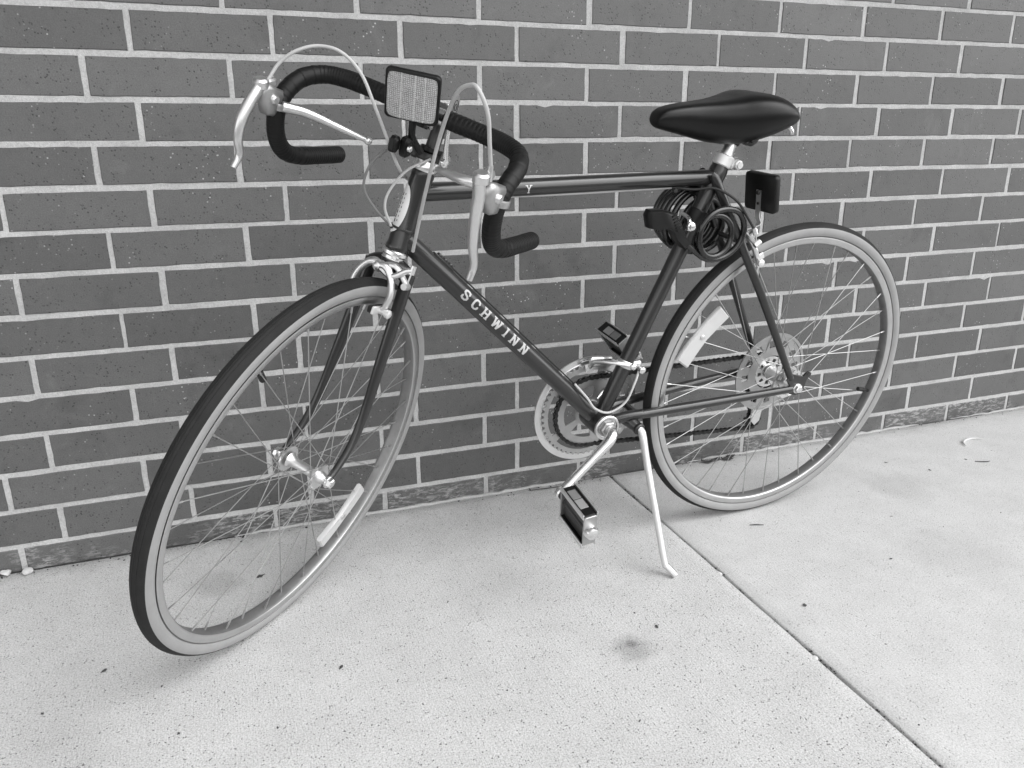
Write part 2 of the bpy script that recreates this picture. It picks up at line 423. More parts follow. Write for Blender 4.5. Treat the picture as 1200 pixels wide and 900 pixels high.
slab(JX - 0.0102, JX + 1.83, -1.56, -0.006, 'concrete_b', sk, 0.0)
slab(JX - 3.68, JX - 1.85, -1.56, -0.006, 'concrete_b')
slab(JX + 1.84, JX + 3.67, -1.56, -0.006, 'concrete_a')
# sealant bead at the foot of the wall
def bead(x0, x1, r, y, z, mat, seed):
    rr = np.random.default_rng(seed); n = int((x1 - x0) / 0.02) + 2; P = []; Rr = []
    for i in range(n):
        t = i / (n - 1); P.append((x0 + (x1 - x0) * t, y + rr.normal(0, .0008), z + rr.normal(0, .0007))); Rr.append(r * (0.75 + 0.5 * rr.random()) * min(1, 0.2 + 8 * min(t, 1 - t)))
    gm = G().tube(P, Rr, 7, 2); return link('sealant_bead', mesh_from(gm, 'sealant_bead', False), mat, pav)
bead(0.16, 1.02, 0.0048, -0.004, 0.0005, 'mortar', 3)
bead(1.33, 2.15, 0.0048, -0.004, 0.0005, 'mortar', 5)
bead(2.28, 5.0, 0.0048, -0.004, 0.0005, 'mortar', 6)
bead(-0.9, 0.16, 0.0035, -0.004, -0.003, 'dirt', 8)

# unseen overhang, added to keep the sky off upper sides; dark tops suggest one
gm = G(); gm.box((0.5, -0.72, 3.70), (1, 0, 0), (0, 1, 0), (0, 0, 1), (13.0, 1.42, .16), .08)
tag(link('shade_canopy', mesh_from(gm, 'shade_canopy', False), 'concrete_b'), 'unseen flat concrete overhang added to shade the walk beside the brick wall', 'shade_canopy')

# ------------------------------------------------------------------ brick wall
JT = 0.0098
def wall_mortar():
    gm = G(); x0, x1, z0, z1 = -6.0, 7.0, -0.09, 3.78
    gm.add([(x0, .0014, z0), (x1, .0014, z0), (x1, .0014, z1), (x0, .0014, z1), (x0, .11, z0), (x1, .11, z0), (x1, .11, z1), (x0, .11, z1)], [[0, 1, 2, 3], [5, 4, 7, 6], [1, 5, 6, 2], [4, 0, 3, 7], [3, 2, 6, 7], [0, 4, 5, 1]])
    return mesh_from(gm, 'brick_wall', False)
wall = link('brick_wall', wall_mortar(), 'mortar')
tag(wall, 'dark brick wall with pale mortar joints behind the leaning bicycle', 'wall')
def brick_mesh(seed, w, h):
    """brick with slightly worn, uneven arrises; origin at the middle of the front face, front looks to -y"""
    rr = np.random.default_rng(seed); out = []
    for (a, b, n) in (((-1, -1), (1, -1), 12), ((1, -1), (1, 1), 5), ((1, 1), (-1, 1), 12), ((-1, 1), (-1, -1), 5)):
        for k in range(n): t = k / n; out.append((w / 2 * (a[0] + (b[0] - a[0]) * t), h / 2 * (a[1] + (b[1] - a[1]) * t)))
    V = []; m = len(out); chip = int(rr.integers(0, m)) if rr.random() < .5 else -9
    o1 = []
    for k, (x, z) in enumerate(out):
        j = .0006 + (.002 if abs(k - chip) < 1 else 0)
        o1.append((x - math.copysign(1, x) * abs(rr.normal(0, j)) * (abs(x) > w / 2 - .001), z - math.copysign(1, z) * abs(rr.normal(0, j)) * (abs(z) > h / 2 - .001)))
    b = .0013
    for (x, z) in o1: V.append((x - math.copysign(min(b, abs(x)), x) * (abs(x) > w / 2 - .006), 0, z - math.copysign(min(b, abs(z)), z) * (abs(z) > h / 2 - .006)))
    for (x, z) in o1: V.append((x, .0011, z))
    for (x, z) in o1: V.append((x, .018, z))
    F = [list(range(m))]
    for q in range(2):
        for k in range(m): k2 = (k + 1) % m; F.append([q * m + k, q * m + k2, (q + 1) * m + k2, (q + 1) * m + k])
    me = mesh_from(G().add(V, F), 'brick', False, smooth=False); me.materials.append(MT['brick']); return me
BM = [brick_mesh(100 + i, BL - JT, BH - JT) for i in range(16)]
far = G(); BV, BF = [list(v.co) for v in BM[0].vertices], [list(p.vertices) for p in BM[0].polygons]
for kz in range(0, 48):
    sft = BS if kz % 2 else 0.0
    for i in range(-24, 28):
        xc = (i + 0.5) * BL + sft; zc = -ZG + (kz + 0.5) * BH
        if zc > 3.72 or xc < -5.9 or xc > 6.9: continue
        dx, dz = rng.normal(0, .0011), rng.normal(0, .0007)
        if kz <= 16 and -0.62 < xc < 3.0:
            o = bpy.data.objects.new('brick', BM[rng.integers(len(BM))]); col.objects.link(o); o.parent = wall
            o.location = (xc + dx, rng.normal(0, .0004) - .0003, zc + dz); o.rotation_euler = (rng.normal(0, .003), rng.normal(0, .0015), rng.normal(0, .002))
        else:
            far.add([(v[0] + xc + dx, v[1], v[2] + zc + dz) for v in BV], BF)
o = link('bricks_beyond', mesh_from(far, 'bricks_beyond', False, smooth=False), 'brick', wall); o['kind'] = 'stuff'

# ------------------------------------------------------------------ bicycle
HEADING, LEAN, RT = 0.06016837, 0.14158283, 0.345
RC = np.array([1.32100145, -0.29242396, 0.0])
U = np.array([-math.cos(HEADING), -math.sin(HEADING), 0]); NN = np.array([math.sin(HEADING), -math.cos(HEADING), 0]); ZZ = np.array([0, 0, 1.0])
Vv = math.cos(LEAN) * ZZ + math.sin(LEAN) * NN; Wv = math.cos(LEAN) * NN - math.sin(LEAN) * ZZ
bike = bpy.data.objects.new('bicycle', None); col.objects.link(bike)
mb = Matrix.Identity(4)
for r in range(3): mb[r][0] = U[r]; mb[r][1] = Wv[r]; mb[r][2] = Vv[r]
mb.translation = RC; bike.matrix_world = mb; bike.empty_display_size = 0.1
tag(bike, 'dark drop-bar road bicycle on its kickstand beside the brick wall', 'bicycle')
TH, DELTA, FS, RAKE = 1.21450874, 0.73168631, 0.45831888, 0.05325052
HA = np.array([math.cos(TH), -math.sin(TH), 0]); HN = np.array([math.sin(TH), math.cos(TH), 0]); HO = np.array([0.84183711, 0.748, 0])
def st(p):      # steer a point of the fork and handlebar about the head axis
    d = np.asarray(p, float) - HO; al = HA * (HA @ d); pe = d - al
    return HO + al + pe * math.cos(DELTA) + np.cross(HA, d) * math.sin(DELTA)
def P(name, gm, mats, parent=bike, steer=False, sharp=35):
    return link(name, mesh_from(gm, name, True, st if steer else None, sharp), mats, parent)
W = np.array([0, 0, 1.0])
def axpt(s): return HO + HA * s         # along head axis, s grows downwards
BB = np.array([0.450, 0.310, 0]); SL = np.array([0.2548, 0.7885, 0]); RA = np.array([0, RT, 0]); FA = HO + HA * FS + HN * RAKE
def on_seat(v): t = (v - BB[1]) / (SL[1] - BB[1]); return BB + (SL - BB) * t

# frame: bottom bracket shell, dropouts and seat lug, with the tubes as sub-parts
gm = G()
gm.lathe(BB, W, [(.024, -.034), (.0262, -.0325), (.0262, .0325), (.024, .034)], 32)
drop = [(-.032, .030), (-.020, .034), (-.012, .026), (.004, .030), (.024, .036), (.032, .022), (.020, .006), (.016, -.012), (.002, -.018), (-.012, -.016), (-.020, -.004), (-.024, .016)]
sdv = unit(SL - BB)
frame = P('frame', gm, 'paint')
for s in (1, -1):
    gm = G().prism([(a, b) for a, b in drop], RA + W * s * .0595, (1, 0, 0), (0, 1, 0), W, .005, bev=.0012)
    gm.lathe(RA + np.array([-.026, .029, 0]) + W * s * .0595, W, [(.0055, -.0032), (.0055, .0032)], 14)
    P('dropout', gm, 'paint', frame)
P('seat_lug', G().lathe(SL, sdv, [(.0166, -.012), (.0172, -.006), (.0172, .012), (.0162, .016), (.0162, .022), (.0150, .023)], 28), 'paint', frame)
ht0, ht1 = axpt(-.066), axpt(.066)
P('head_tube', G().lathe(HO, HA, [(.0178, -.066), (.0186, -.064), (.0186, -.058), (.0180, -.056), (.0180, .056), (.0190, .058), (.0190, .064), (.018, .066)], 36), 'paint', frame)
tt0 = axpt(-.030); tt1 = np.array([.2600, .7865, 0])
P('top_tube', G().tube([tt0, tt1], .0143, 28), 'paint', frame)
# swelling collar where the tube meets the head
dt0 = axpt(.042); dt1 = BB + np.array([.006, .006, 0])
P('down_tube', G().tube([dt0, dt1], .0162, 32), 'paint', frame)
P('seat_tube', G().tube([BB + sdv * .01, SL], .0152, 28), 'paint', frame)
for s in (1, -1):
    P('seat_stay', G().tube([(.274, .795, .0155 * s), (.268, .785, .0185 * s), (.226, .712, .030 * s), (.13, .556, .046 * s), (.030, .385, .0575 * s), (.022, .372, .058 * s)], [.0058, .0088, .0086, .0084, .0074, .0070], 16, 5), 'paint', frame)
    P('chain_stay', G().tube([(.432, .316, .020 * s), (.40, .3235, .027 * s), (.372, .3262, .0315 * s), (.352, .3262, .0325 * s), (.20, .334, .045 * s), (.030, .343, .0575 * s), (.014, .344, .058 * s)], [.011, .0108, .0102, .0098, .0095, .0085, .0078], 18, 5), 'paint', frame)
P('stay_bridge', G().tube([(.205, .672, -.034), (.205, .672, .034)], .0055, 12), 'paint', frame)
P('stay_bridge', G().tube([(.375, .322, -.031), (.375, .322, .031)], .007, 12), 'paint', frame)

# head badge: pale oval plate curved round the front of the head tube, dark letters as ticks along it
def on_head(ang, s, r): return HO + HA * s + r * (math.cos(ang) * HN + math.sin(ang) * W)
gm = G(); n1, n2 = 18, 22; V = []; F = []
for i in range(n2 + 1):
    s = -.040 + .080 * i / n2; hw = 1.0 * math.sqrt(max(0, 1 - ((s) / .0401) ** 2)) ** 0.8
    for j in range(n1 + 1): V.append(on_head(-hw + 2 * hw * j / n1, s, .0193))
for i in range(n2):
    for j in range(n1): F.append([i * (n1 + 1) + j, i * (n1 + 1) + j + 1, (i + 1) * (n1 + 1) + j + 1, (i + 1) * (n1 + 1) + j])
gm.add(V, F); badge = P('head_badge', gm, 'badge', frame)
gm = G()
for i in range(7):
    s = -.024 + .0072 * i
    for (a0, a1, ds, t) in ((-.02, .42, 0, .0014), (-.02, .12, .0026, .0012)):
        V = [on_head(a0, s + ds - t, .0196), on_head(a1, s + ds - t, .0196), on_head(a1, s + ds + t, .0196), on_head(a0, s + ds + t, .0196)]
        gm.add(V, [[0, 1, 2, 3]])
P('badge_lettering', gm, 'plastic', frame)

# lettering on the down tube
GL = {  # strokes on a 0..1 high grid
 'S': (0.66, [[(.62, .74), (.60, .90), (.44, 1.0), (.24, 1.0), (.07, .89), (.06, .70), (.18, .57), (.46, .46), (.60, .33), (.60, .13), (.46, 0), (.22, 0), (.06, .10), (.04, .27)]], [(.62, .74), (.04, .27)]),
 'C': (0.66, [[(.63, .74), (.58, .92), (.42, 1.0), (.24, .98), (.09, .84), (.04, .62), (.04, .38), (.09, .16), (.24, .02), (.42, 0), (.58, .08), (.63, .26)]], [(.63, .74), (.63, .26)]),
 'H': (0.74, [[(.10, 0), (.10, 1)], [(.62, 0), (.62, 1)], [(.10, .5), (.62, .5)]], [(.10, 0), (.10, 1), (.62, 0), (.62, 1)]),
 'W': (0.98, [[(.06, 1), (.25, 0)], [(.25, 0), (.48, .9)], [(.48, .9), (.71, 0)], [(.71, 0), (.90, 1)]], [(.06, 1), (.90, 1)]),
 'I': (0.34, [[(.17, 0), (.17, 1)]], [(.17, 0), (.17, 1)]),
 'N': (0.76, [[(.10, 0), (.10, 1)], [(.10, 1), (.64, 0)], [(.64, 0), (.64, 1)]], [(.10, 0), (.64, 1), (.10, 1)]),
 'Y': (0.72, [[(.36, 0), (.36, .48)], [(.36, .48), (.06, 1)], [(.36, .48), (.66, 1)]], [(.36, 0), (.06, 1), (.66, 1)])}
def lettering(text, a, b, r, h, gap, ang0, upref, flip=1, sw=.105, xs=1.0):
    """letters lie on a tube a->b, read from a to b; ang0 turns them about the tube"""
    a = np.array(a, float); b = np.array(b, float); d = unit(b - a); e = unit(W - d * (W @ d)); f = unit(np.cross(e, d)) * flip
    def pt(x, y): an = ang0 + y / r; return a + d * x + r * (math.cos(an) * e + math.sin(an) * f)
    gm = G(); x = 0
    for ch in text:
        wd, strokes, serifs = GL[ch]
        def quad(p, q, t):
            p = np.array(p); q = np.array(q); dr = unit(q - p); nr = np.array([-dr[1], dr[0]]) * t
            p2, q2 = p - dr * t * .5, q + dr * t * .5; k = 3; V = []
            for i in range(k + 1):
                c = p2 + (q2 - p2) * i / k
                for sg in (1, -1): c2 = c + nr * sg; V.append(pt(x + c2[0] * h * xs, (c2[1] - .5) * h))
            gm.add(V, [[2 * i, 2 * i + 1, 2 * i + 3, 2 * i + 2] for i in range(k)])
        for s_ in strokes:
            for p, q in zip(s_, s_[1:]): quad(p, q, sw)
        for (sx, sy) in serifs:
            if ch in 'SC': quad((sx, sy - .10), (sx, sy + .10), .06)
            else: quad((sx - .16, sy), (sx + .16, sy), .065)
        x += wd * h * xs + gap
    return gm, x
dd = unit(dt1 - dt0); t0 = .144
gm, _ = lettering('SCHWINN', dt0 + dd * t0, dt1, .0166, .0165, .0128, 0.10, None, -1, .10, 1.22)
P('lettering', gm, 'decal', frame, sharp=180)
td = unit(tt1 - tt0)
gm, _ = lettering('Y', tt0 + td * .185, tt1, .0147, .0125, .004, -0.05, None, -1, .08)
P('lettering', gm, 'decal', frame, sharp=180)
# cable clips and gear cable under the tubes
gm = G()
nrm = np.cross(W, dd); nrm = nrm if nrm[1] > 0 else -nrm
gm.box(dt0 + dd * .085 + nrm * .0165, dd, nrm, W, (.046, .004, .013), .2)
for t in (.072, .085, .098): gm.box(dt0 + dd * t + nrm * .019, dd, nrm, W, (.007, .008, .012), .2)
P('cable_stop', gm, 'dark_metal', frame)
gm = G(); nrm = np.cross(W, dd); nrm = nrm if nrm[1] > 0 else -nrm
gm.tube([dt0 + dd * .07 + nrm * .0195 + W * .003, dt1 - dd * .10 + nrm * .0195 + W * .003], .0011, 6)
gm.tube([dt0 + dd * .07 + nrm * .0190 - W * .005, dt1 - dd * .10 + nrm * .0190 - W * .005], .0011, 6)
P('gear_wire', gm, 'chain', frame)

# headset
gm = G()
gm.lathe(HO, HA, [(.0195, .066), (.0215, .068), (.0215, .073), (.0185, .076), (.0185, .080), (.0200, .081)], 32)
P('headset_cup', gm, 'chrome'); gm = G()
gm.lathe(HO, HA, [(.015, -.094), (.0175, -.093), (.0175, -.086), (.0195, -.085), (.0195, -.077), (.0205, -.075), (.0205, -.069), (.0185, -.066)], 32)
P('headset_cup', gm, 'chrome')

# fork: crown with two curved blades
gm = G()
cr = axpt(.090)
gm.lathe(axpt(.080), HA, [(.0185, 0), (.0195, .003), (.0195, .012), (.017, .016)], 28)
gm.tube([cr + W * -.036 + HA * .010, cr + W * -.022 + HA * .003, cr, cr + W * .022 + HA * .003, cr + W * .036 + HA * .010], [.012, .014, .0155, .014, .012], 18, 4)
fork = P('fork', gm, 'paint', steer=True)
tag(fork, None)
for s in (1, -1):
    pts = [axpt(.094) + W * .036 * s, axpt(.13) + W * .0375 * s, axpt(.25) + W * .042 * s, axpt(.34) + HN * .0005 + W * .046 * s, axpt(.395) + HN * .011 + W * .0485 * s, axpt(.437) + HN * .034 + W * .0495 * s, FA + W * .0495 * s + HA * .002]
    P('fork_blade', G().tube(pts, [.0112, .0108, .0096, .0082, .0072, .0064, .0056], 18, 5), 'paint', fork, True)

# wheels
def wheel(c, steer, rear, bar_c, bar_ang, valve_ang, front_label):
    c = np.array([c[0], c[1], 0.0])
    def sweep(prof, n=150, mi=None):
        V = []; F = []; M = []; k = len(prof)
        for i in range(n):
            t = 2 * math.pi * i / n
            for (r, w) in prof: V.append((c[0] + r * math.cos(t), c[1] + r * math.sin(t), w))
        for i in range(n):
            i2 = (i + 1) % n
            for j in range(k):
                j2 = (j + 1) % k; F.append([i * k + j, i * k + j2, i2 * k + j2, i2 * k + j]); M.append(mi(j) if mi else 0)
        gm = G(); gm.add(V, F); gm.m = M; return gm
    half = [(.3150, .0118), (.3162, .0128), (.3145, .0132), (.3115, .0130), (.3080, .0127), (.3045, .0122), (.3032, .0110), (.3018, .0060)]
    rim = half + [(r, -w) for r, w in half[::-1]] + [(.3090, -.010), (.3090, .010)]
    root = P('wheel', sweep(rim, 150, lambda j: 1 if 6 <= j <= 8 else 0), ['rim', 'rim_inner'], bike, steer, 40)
    th = [(.3140, .0088), (.3182, .0096), (.3188, .0130), (.3225, .0150), (.3280, .0157), (.3332, .0150), (.3358, .0138), (.3374, .0128), (.3392, .0116), (.3408, .0094), (.3418, .0078), (.3428, .0058), (.3424, .0054), (.3432, .0048), (.3446, .0016), (.3442, .0010)]
    tp = th + [(r, -w) for r, w in th[::-1]]; nt_ = len(tp)
    ty = sweep(tp, 160, lambda j: 0 if (6 <= j <= nt_ - 8) else 1)
    P('tyre', ty, ['tread', 'gum'], root, steer, 25)
    # hub
    fr = .037 if rear else .0235; fw = .031 if rear else .034; barrel = .0145 if rear else .0085
    ax = .068 if rear else .060
    gm = G()
    bw = 1.7 if not rear else 1.05
    gm.lathe(c, W, [(barrel * bw, -fw + .006), (barrel * 1.15, -fw + .012), (barrel, -fw + .020), (barrel, fw - .020), (barrel * 1.15, fw - .012), (barrel * bw, fw - .006)], 28)
    for s in (1, -1):
        w0, w1 = (fw - .0025) * s, (fw + .0005) * s
        if rear:
            gm.ring(c, fr * .84, fr, w0, w1, 40); gm.ring(c, .006, fr * .58, w0, w1, 40)
            for k in range(9): a = 2 * math.pi * k / 9; gm.ring(c, fr * .58, fr * .84, w0, w1, 4, a, a + .36)
        else:
            gm.ring(c, .006, fr, w0, w1, 40)
        gm.lathe(c + W * s * fw, W * s, [(.011, 0), (.010, .006), (.008, .009), (.0075, .014)], 24)
    hub = P('hub', gm, 'alloy', root, steer, 30)
    gm = G()
    gm.lathe(c, W, [(.0048, -ax), (.0048, ax)], 14)
    for s in (1, -1):
        hx = .052 if not rear else .0625
        gm.lathe(c + W * s * hx, W * s, [(.0105, 0), (.0105, .0015), (.0095, .0016), (.0088, .0075), (.0070, .0092)], 6)
        gm.lathe(c + W * s * hx, W * s, [(.0112, -.001), (.0112, .0014)], 20)
    P('axle_nut', gm, 'chrome', root, steer, 30)
    # spokes: 36, crossed
    for i in range(36):
        side = 1 if i % 2 == 0 else -1; q = (i // 2) % 2; ph = 2 * math.pi * (i + .5) / 36
        ha = ph + (1.18 if q else -1.18); hr = fr * .93
        a = c + np.array([hr * math.cos(ha), hr * math.sin(ha), (fw + (.0012 if q else -.002)) * side])
        b = c + np.array([.3025 * math.cos(ph), .3025 * math.sin(ph), .0035 * side]); d = unit(b - a)
        gm = G().tube([a, a + (b - a) * .33 + W * (.0006 * side), b - d * .014], .00088, 6, 1)
        gm.tube([b - d * .0145, b - d * .003, b], [.0018, .0020, .0022], 6)
        P('spoke', gm, 'spoke', root, steer)
    # white side reflector clipped to the spokes
    ca, sa = math.cos(bar_ang), math.sin(bar_ang); ex = np.array([ca, sa, 0]); ey = np.array([-sa, ca, 0])
    wd = .0185 if rear else .0145; ln = .069; bow = .006; out = []
    radial = unit(np.array([bar_c[0], bar_c[1], 0]) - c); sg = 1 if radial @ ey > 0 else -1
    for k in range(9): t = -1 + 2 * k / 8; out.append((ln * t, sg * (wd * (1 - .0 * t * t) - bow * t * t)))
    for k in range(9): t = 1 - 2 * k / 8; out.append((ln * t * .97, sg * (-wd * .9 - bow * .9 * t * t)))
    gm = G().prism(out, (bar_c[0], bar_c[1], .012), ex, ey, W, .010, bev=.003)
    rf = P('side_reflector', gm, 'white', root, steer, 40)
    gm = G().lathe((bar_c[0], bar_c[1], .0165), W, [(.0052, 0), (.0052, .002), (.0035, .0028)], 16)
    gm.lathe((bar_c[0], bar_c[1], .0185), W, [(.002, 0), (.002, .0012)], 6)
    P('reflector_screw', gm, 'alloy', root, steer)
    va = valve_ang; dv = np.array([math.cos(va), math.sin(va), 0])
    gm = G().tube([c + dv * .304, c + dv * .288, c + dv * .287, c + dv * .268, c + dv * .2665], [.0036, .0036, .0052, .0052, .0040], 12)
    P('valve', gm, 'rubber', root, steer)
    return root
fw_ = wheel(FA, True, False, (.935, .137), math.atan2(.068, -.128), math.radians(65.6), '')
tag(fw_, 'front wheel turned toward the left with a white reflector low in its spokes')
rw_ = wheel(RA, False, True, (.237, .4715), math.radians(129.4), math.radians(194.4), '')
tag(rw_, 'rear wheel with sprockets, spoke guard disc and a white reflector')
# spoke guard disc and sprockets on the rear wheel
gm = G(); c = RA
gm.ring(c, .0870, .0930, -.0275, -.0240, 60); gm.ring(c, .0770, .0870, -.0275, -.0258, 60); gm.ring(c, .040, .060, -.0275, -.0255, 60)
for k in range(12): a = 2 * math.pi * k / 12; gm.ring(c, .060, .077, -.0275, -.0258, 6, a, a + .30)
P('spoke_guard', gm, 'cast', rw_, sharp=20)
def toothed(gm, c, r, nt, w, th, ri):
    V = []; n = nt * 4
    for k in range(n):
        t = 2 * math.pi * k / n; rr = r + (.0032 if k % 4 in (1, 2) else -.0022)
        for (q, ww) in ((ri, w - th / 2), (rr, w - th / 2), (rr, w + th / 2), (ri, w + th / 2)): V.append((c[0] + q * math.cos(t), c[1] + q * math.sin(t), ww))
    F = []
    for i in range(n):
        i2 = (i + 1) % n
        for j in range(4): j2 = (j + 1) % 4; F.append([i * 4 + j, i * 4 + j2, i2 * 4 + j2, i2 * 4 + j])
    gm.add(V, F)
for k, (nt, w) in enumerate(((28, -.0315), (24, -.0362), (20, -.0409), (17, -.0456), (14, -.0503))):
    gm = G(); toothed(gm, RA, nt * .0127 / (2 * math.pi), nt, w, .002, .015); P('sprocket', gm, 'dark_metal', rw_, sharp=20)

# stem, handlebar
gm = G()
q0 = axpt(-.092); q1 = axpt(-.155); cl = np.array([.850, .912, 0])
gm.tube([q0, axpt(-.13), q1 + HA * .006], [.0112, .0112, .0112], 22)
gm.tube([axpt(-.150) - HN * .012, axpt(-.155) + HN * .004, axpt(-.157) + HN * .03, cl - HN * .012], [.0135, .0160, .0138, .0150], 20, 4)
gm.lathe(cl, W, [(.0170, -.0190), (.0182, -.0175), (.0182, .0175), (.0170, .0190)], 26)
gm.box(cl + np.array([-.004, -.019, 0]), HN, HA, W, (.016, .016, .020), .15)
stem = P('stem', gm, 'dark_metal', steer=True)
gm = G().lathe(axpt(-.168), -HA, [(.0075, -.004), (.0075, .0035), (.0062, .005)], 6)
P('stem_bolt', gm, 'chrome', stem, True)
gm = G().lathe(cl + np.array([-.004, -.021, .010]), W, [(.005, 0), (.005, .006)], 8)
P('stem_bolt', gm, 'chrome', stem, True)
half = [(.85, .912, .030), (.85, .912, .040), (.85, .912, .07), (.85, .912, .105), (.853, .912, .140), (.866, .910, .170), (.895, .903, .187), (.926, .886, .190), (.943, .861, .190), (.942, .826, .190), (.926, .798, .190), (.895, .781, .190), (.84, .769, .190), (.775, .757, .190)]
gm = G().tube([(.85, .912, -.062), (.85, .912, .062)], .0122, 24)
hb = P('handlebar', gm, 'chrome', steer=True)
def taped(s):
    C = catmull([np.array([a, b, w * s]) for a, b, w in half[1:]], 40)
    L = [0]
    for p, q in zip(C, C[1:]): L.append(L[-1] + np.linalg.norm(q - p))
    # resample every 0.9 mm and give each turn of tape its overlapping edge
    n = int(L[-1] / .0012); out = []; rr = []
    for i in range(n + 1):
        d = L[-1] * i / n; p = np.array([np.interp(d, L, [c[k] for c in C]) for k in range(3)])
        ph = (d / (.0068 + .0008 * math.sin(d * 37))) % 1.0; drops = d > L[-1] - .11
        r = .0130 + .0007 * ph if not drops else .0136 + .0004 * (1 if (d / .0055) % 1.0 < .6 else 0)
        r *= 1 + .01 * math.sin(d * 90)
        if d < .004: r = .0128 + d * .2
        e = L[-1] - d
        if e < .009: r *= math.sqrt(max(.04, 1 - ((.009 - e) / .0092) ** 2))
        out.append(p); rr.append(r)
    return G().tube(out, rr, 18)
for s in (1, -1): P('bar_tape', taped(s), 'tape', hb, True, 60)

# brake levers with extension levers
def brake_lever(s, body_top, lever, clampc, ext, cabl):
    gm = G(); c = np.array(clampc, float); t = np.array(body_top, float)
    gm.lathe(c, (-.18, 1, 0), [(.0162, -.005), (.0166, -.004), (.0166, .004), (.0162, .005)], 24)
    f = unit(t - c); up = unit(np.cross(W, f)); out = [(0.006, -.019), (.020, -.024), (.040, -.012), (.050, .004), (.046, .013), (.030, .016), (.012, .020), (0, .010)]
    if up[1] < 0: up = -up
    gm.prism(out, c + W * 0, f, up, W, .020, bev=.004)
    root = P('brake_lever', gm, 'cast', steer=True, sharp=50)
    tp = np.array(lever[0])
    g2 = G()
    pts = [tp] + [np.array(p) for p in lever[1:]]
    rads = [.0085, .0086, .0078, .0068, .0058, .0046][:len(pts)]
    # flattened blade: two side-by-side tubes plus a middle one
    g2.tube(pts, rads, 12, 5)
    P('lever_blade', g2, 'alloy', root, True)
    g3 = G().lathe(tp + np.array([-.004, .004, 0]), unit(np.array([.10, 1, 0])), [(.0085, -.008), (.0115, -.005), (.0115, .005), (.0085, .008)], 18)
    g3.box(tp + np.array([-.016, .004, 0]), (1, 0, 0), (0, 1, 0), W, (.028, .012, .016), .25)
    ca = np.array(cabl); g3.tube([ca + np.array([-.002, -.014, 0]), ca + np.array([0, -.004, 0]), ca + np.array([0, .006, 0])], [.0052, .0048, .0034], 12)
    P('lever_head', g3, 'alloy', root, True)
    pv = c + f * .026 + W * (s * .0)
    g4 = G().lathe(pv - W * .016, W, [(.0055, 0), (.0068, .002), (.0068, .030), (.0055, .032)], 16)
    P('pivot_bolt', g4, 'alloy', root, True)
    e = [np.array(p) for p in ext]
    g5 = G().tube(e, [.0078, .0072, .0056, .0040, .0036][:len(e)], 12, 5); g5.ball(e[-1], .0062, 7)
    P('extension_lever', g5, 'alloy', root, True)
    return root
n_ = brake_lever(1, (.985, .895, .186), [(.998, .908, .184), (.990, .885, .184), (.986, .850, .184), (.976, .810, .184), (.960, .775, .184), (.964, .752, .184)], (.940, .868, .190),
    [(.955, .888, .172), (.962, .886, .145), (.950, .880, .112), (.932, .872, .083)], (.984, .922, .189))
f_ = brake_lever(-1, (.985, .900, -.19), [(.980, .900, -.192), (.996, .882, -.192), (1.012, .858, -.192), (1.018, .832, -.192), (1.014, .808, -.192), (1.026, .790, -.192)], (.941, .868, -.190),
    [(.952, .874, -.172), (.925, .868, -.150), (.893, .853, -.118), (.862, .838, -.080)], (.964, .904, -.190))
# brake cables
ncab = [(.984, .926, .189), (.998, .960, .187), (1.008, .995, .182), (1.013, 1.018, .168), (1.008, 1.020, .153), (.998, 1.000, .13), (.965, .934, .10), (.944, .836, .08), (.918, .728, .061)]
P('brake_cable', G().tube(ncab, .0027, 10, 8), 'cable', steer=True)
fcab = [(.964, .908, -.19), (.949, .931, -.185), (.933, .951, -.17), (.91, .962, -.15), (.896, .961, -.12), (.885, .939, -.09), (.883, .899, -.06), (.879, .853, -.03), (.870, .821, -.014)]
def unsteer_list(L): return [st(p) for p in L]
tail = [(.836, .792, -.030), (.800, .770, -.020), (.74, .765, -.006), (.60, .7655, 0), (.45, .7680, 0), (.345, .7700, 0)]
P('brake_cable', G().tube(unsteer_list(fcab) + [np.array(p) for p in tail], .0025, 10, 6), 'cable')
# gear cables from the shift levers to the clamp under the head tube
P('gear_cable', G().tube([(.846, .838, .004), (.860, .852, .0), (.887, .837, .0), (.907, .817, .0), (.915, .787, .0), (.901, .757, .005), (.878, .730, .012)], .0021, 9, 7), 'grey_cable')
P('gear_cable', G().tube([(.815, .832, .022), (.823, .828, .02), (.853, .815, .02), (.880, .786, .02), (.888, .76, .02), (.878, .730, .017)], .0021, 9, 7), 'cable')
gm = G().lathe(axpt(.030), HA, [(.0196, -.002), (.0200, -.001), (.0200, .001), (.0196, .002)], 30); gm.ball((.8765, .7285, .015), .0032, 6)
P('cable_clamp', gm, 'dark_metal')
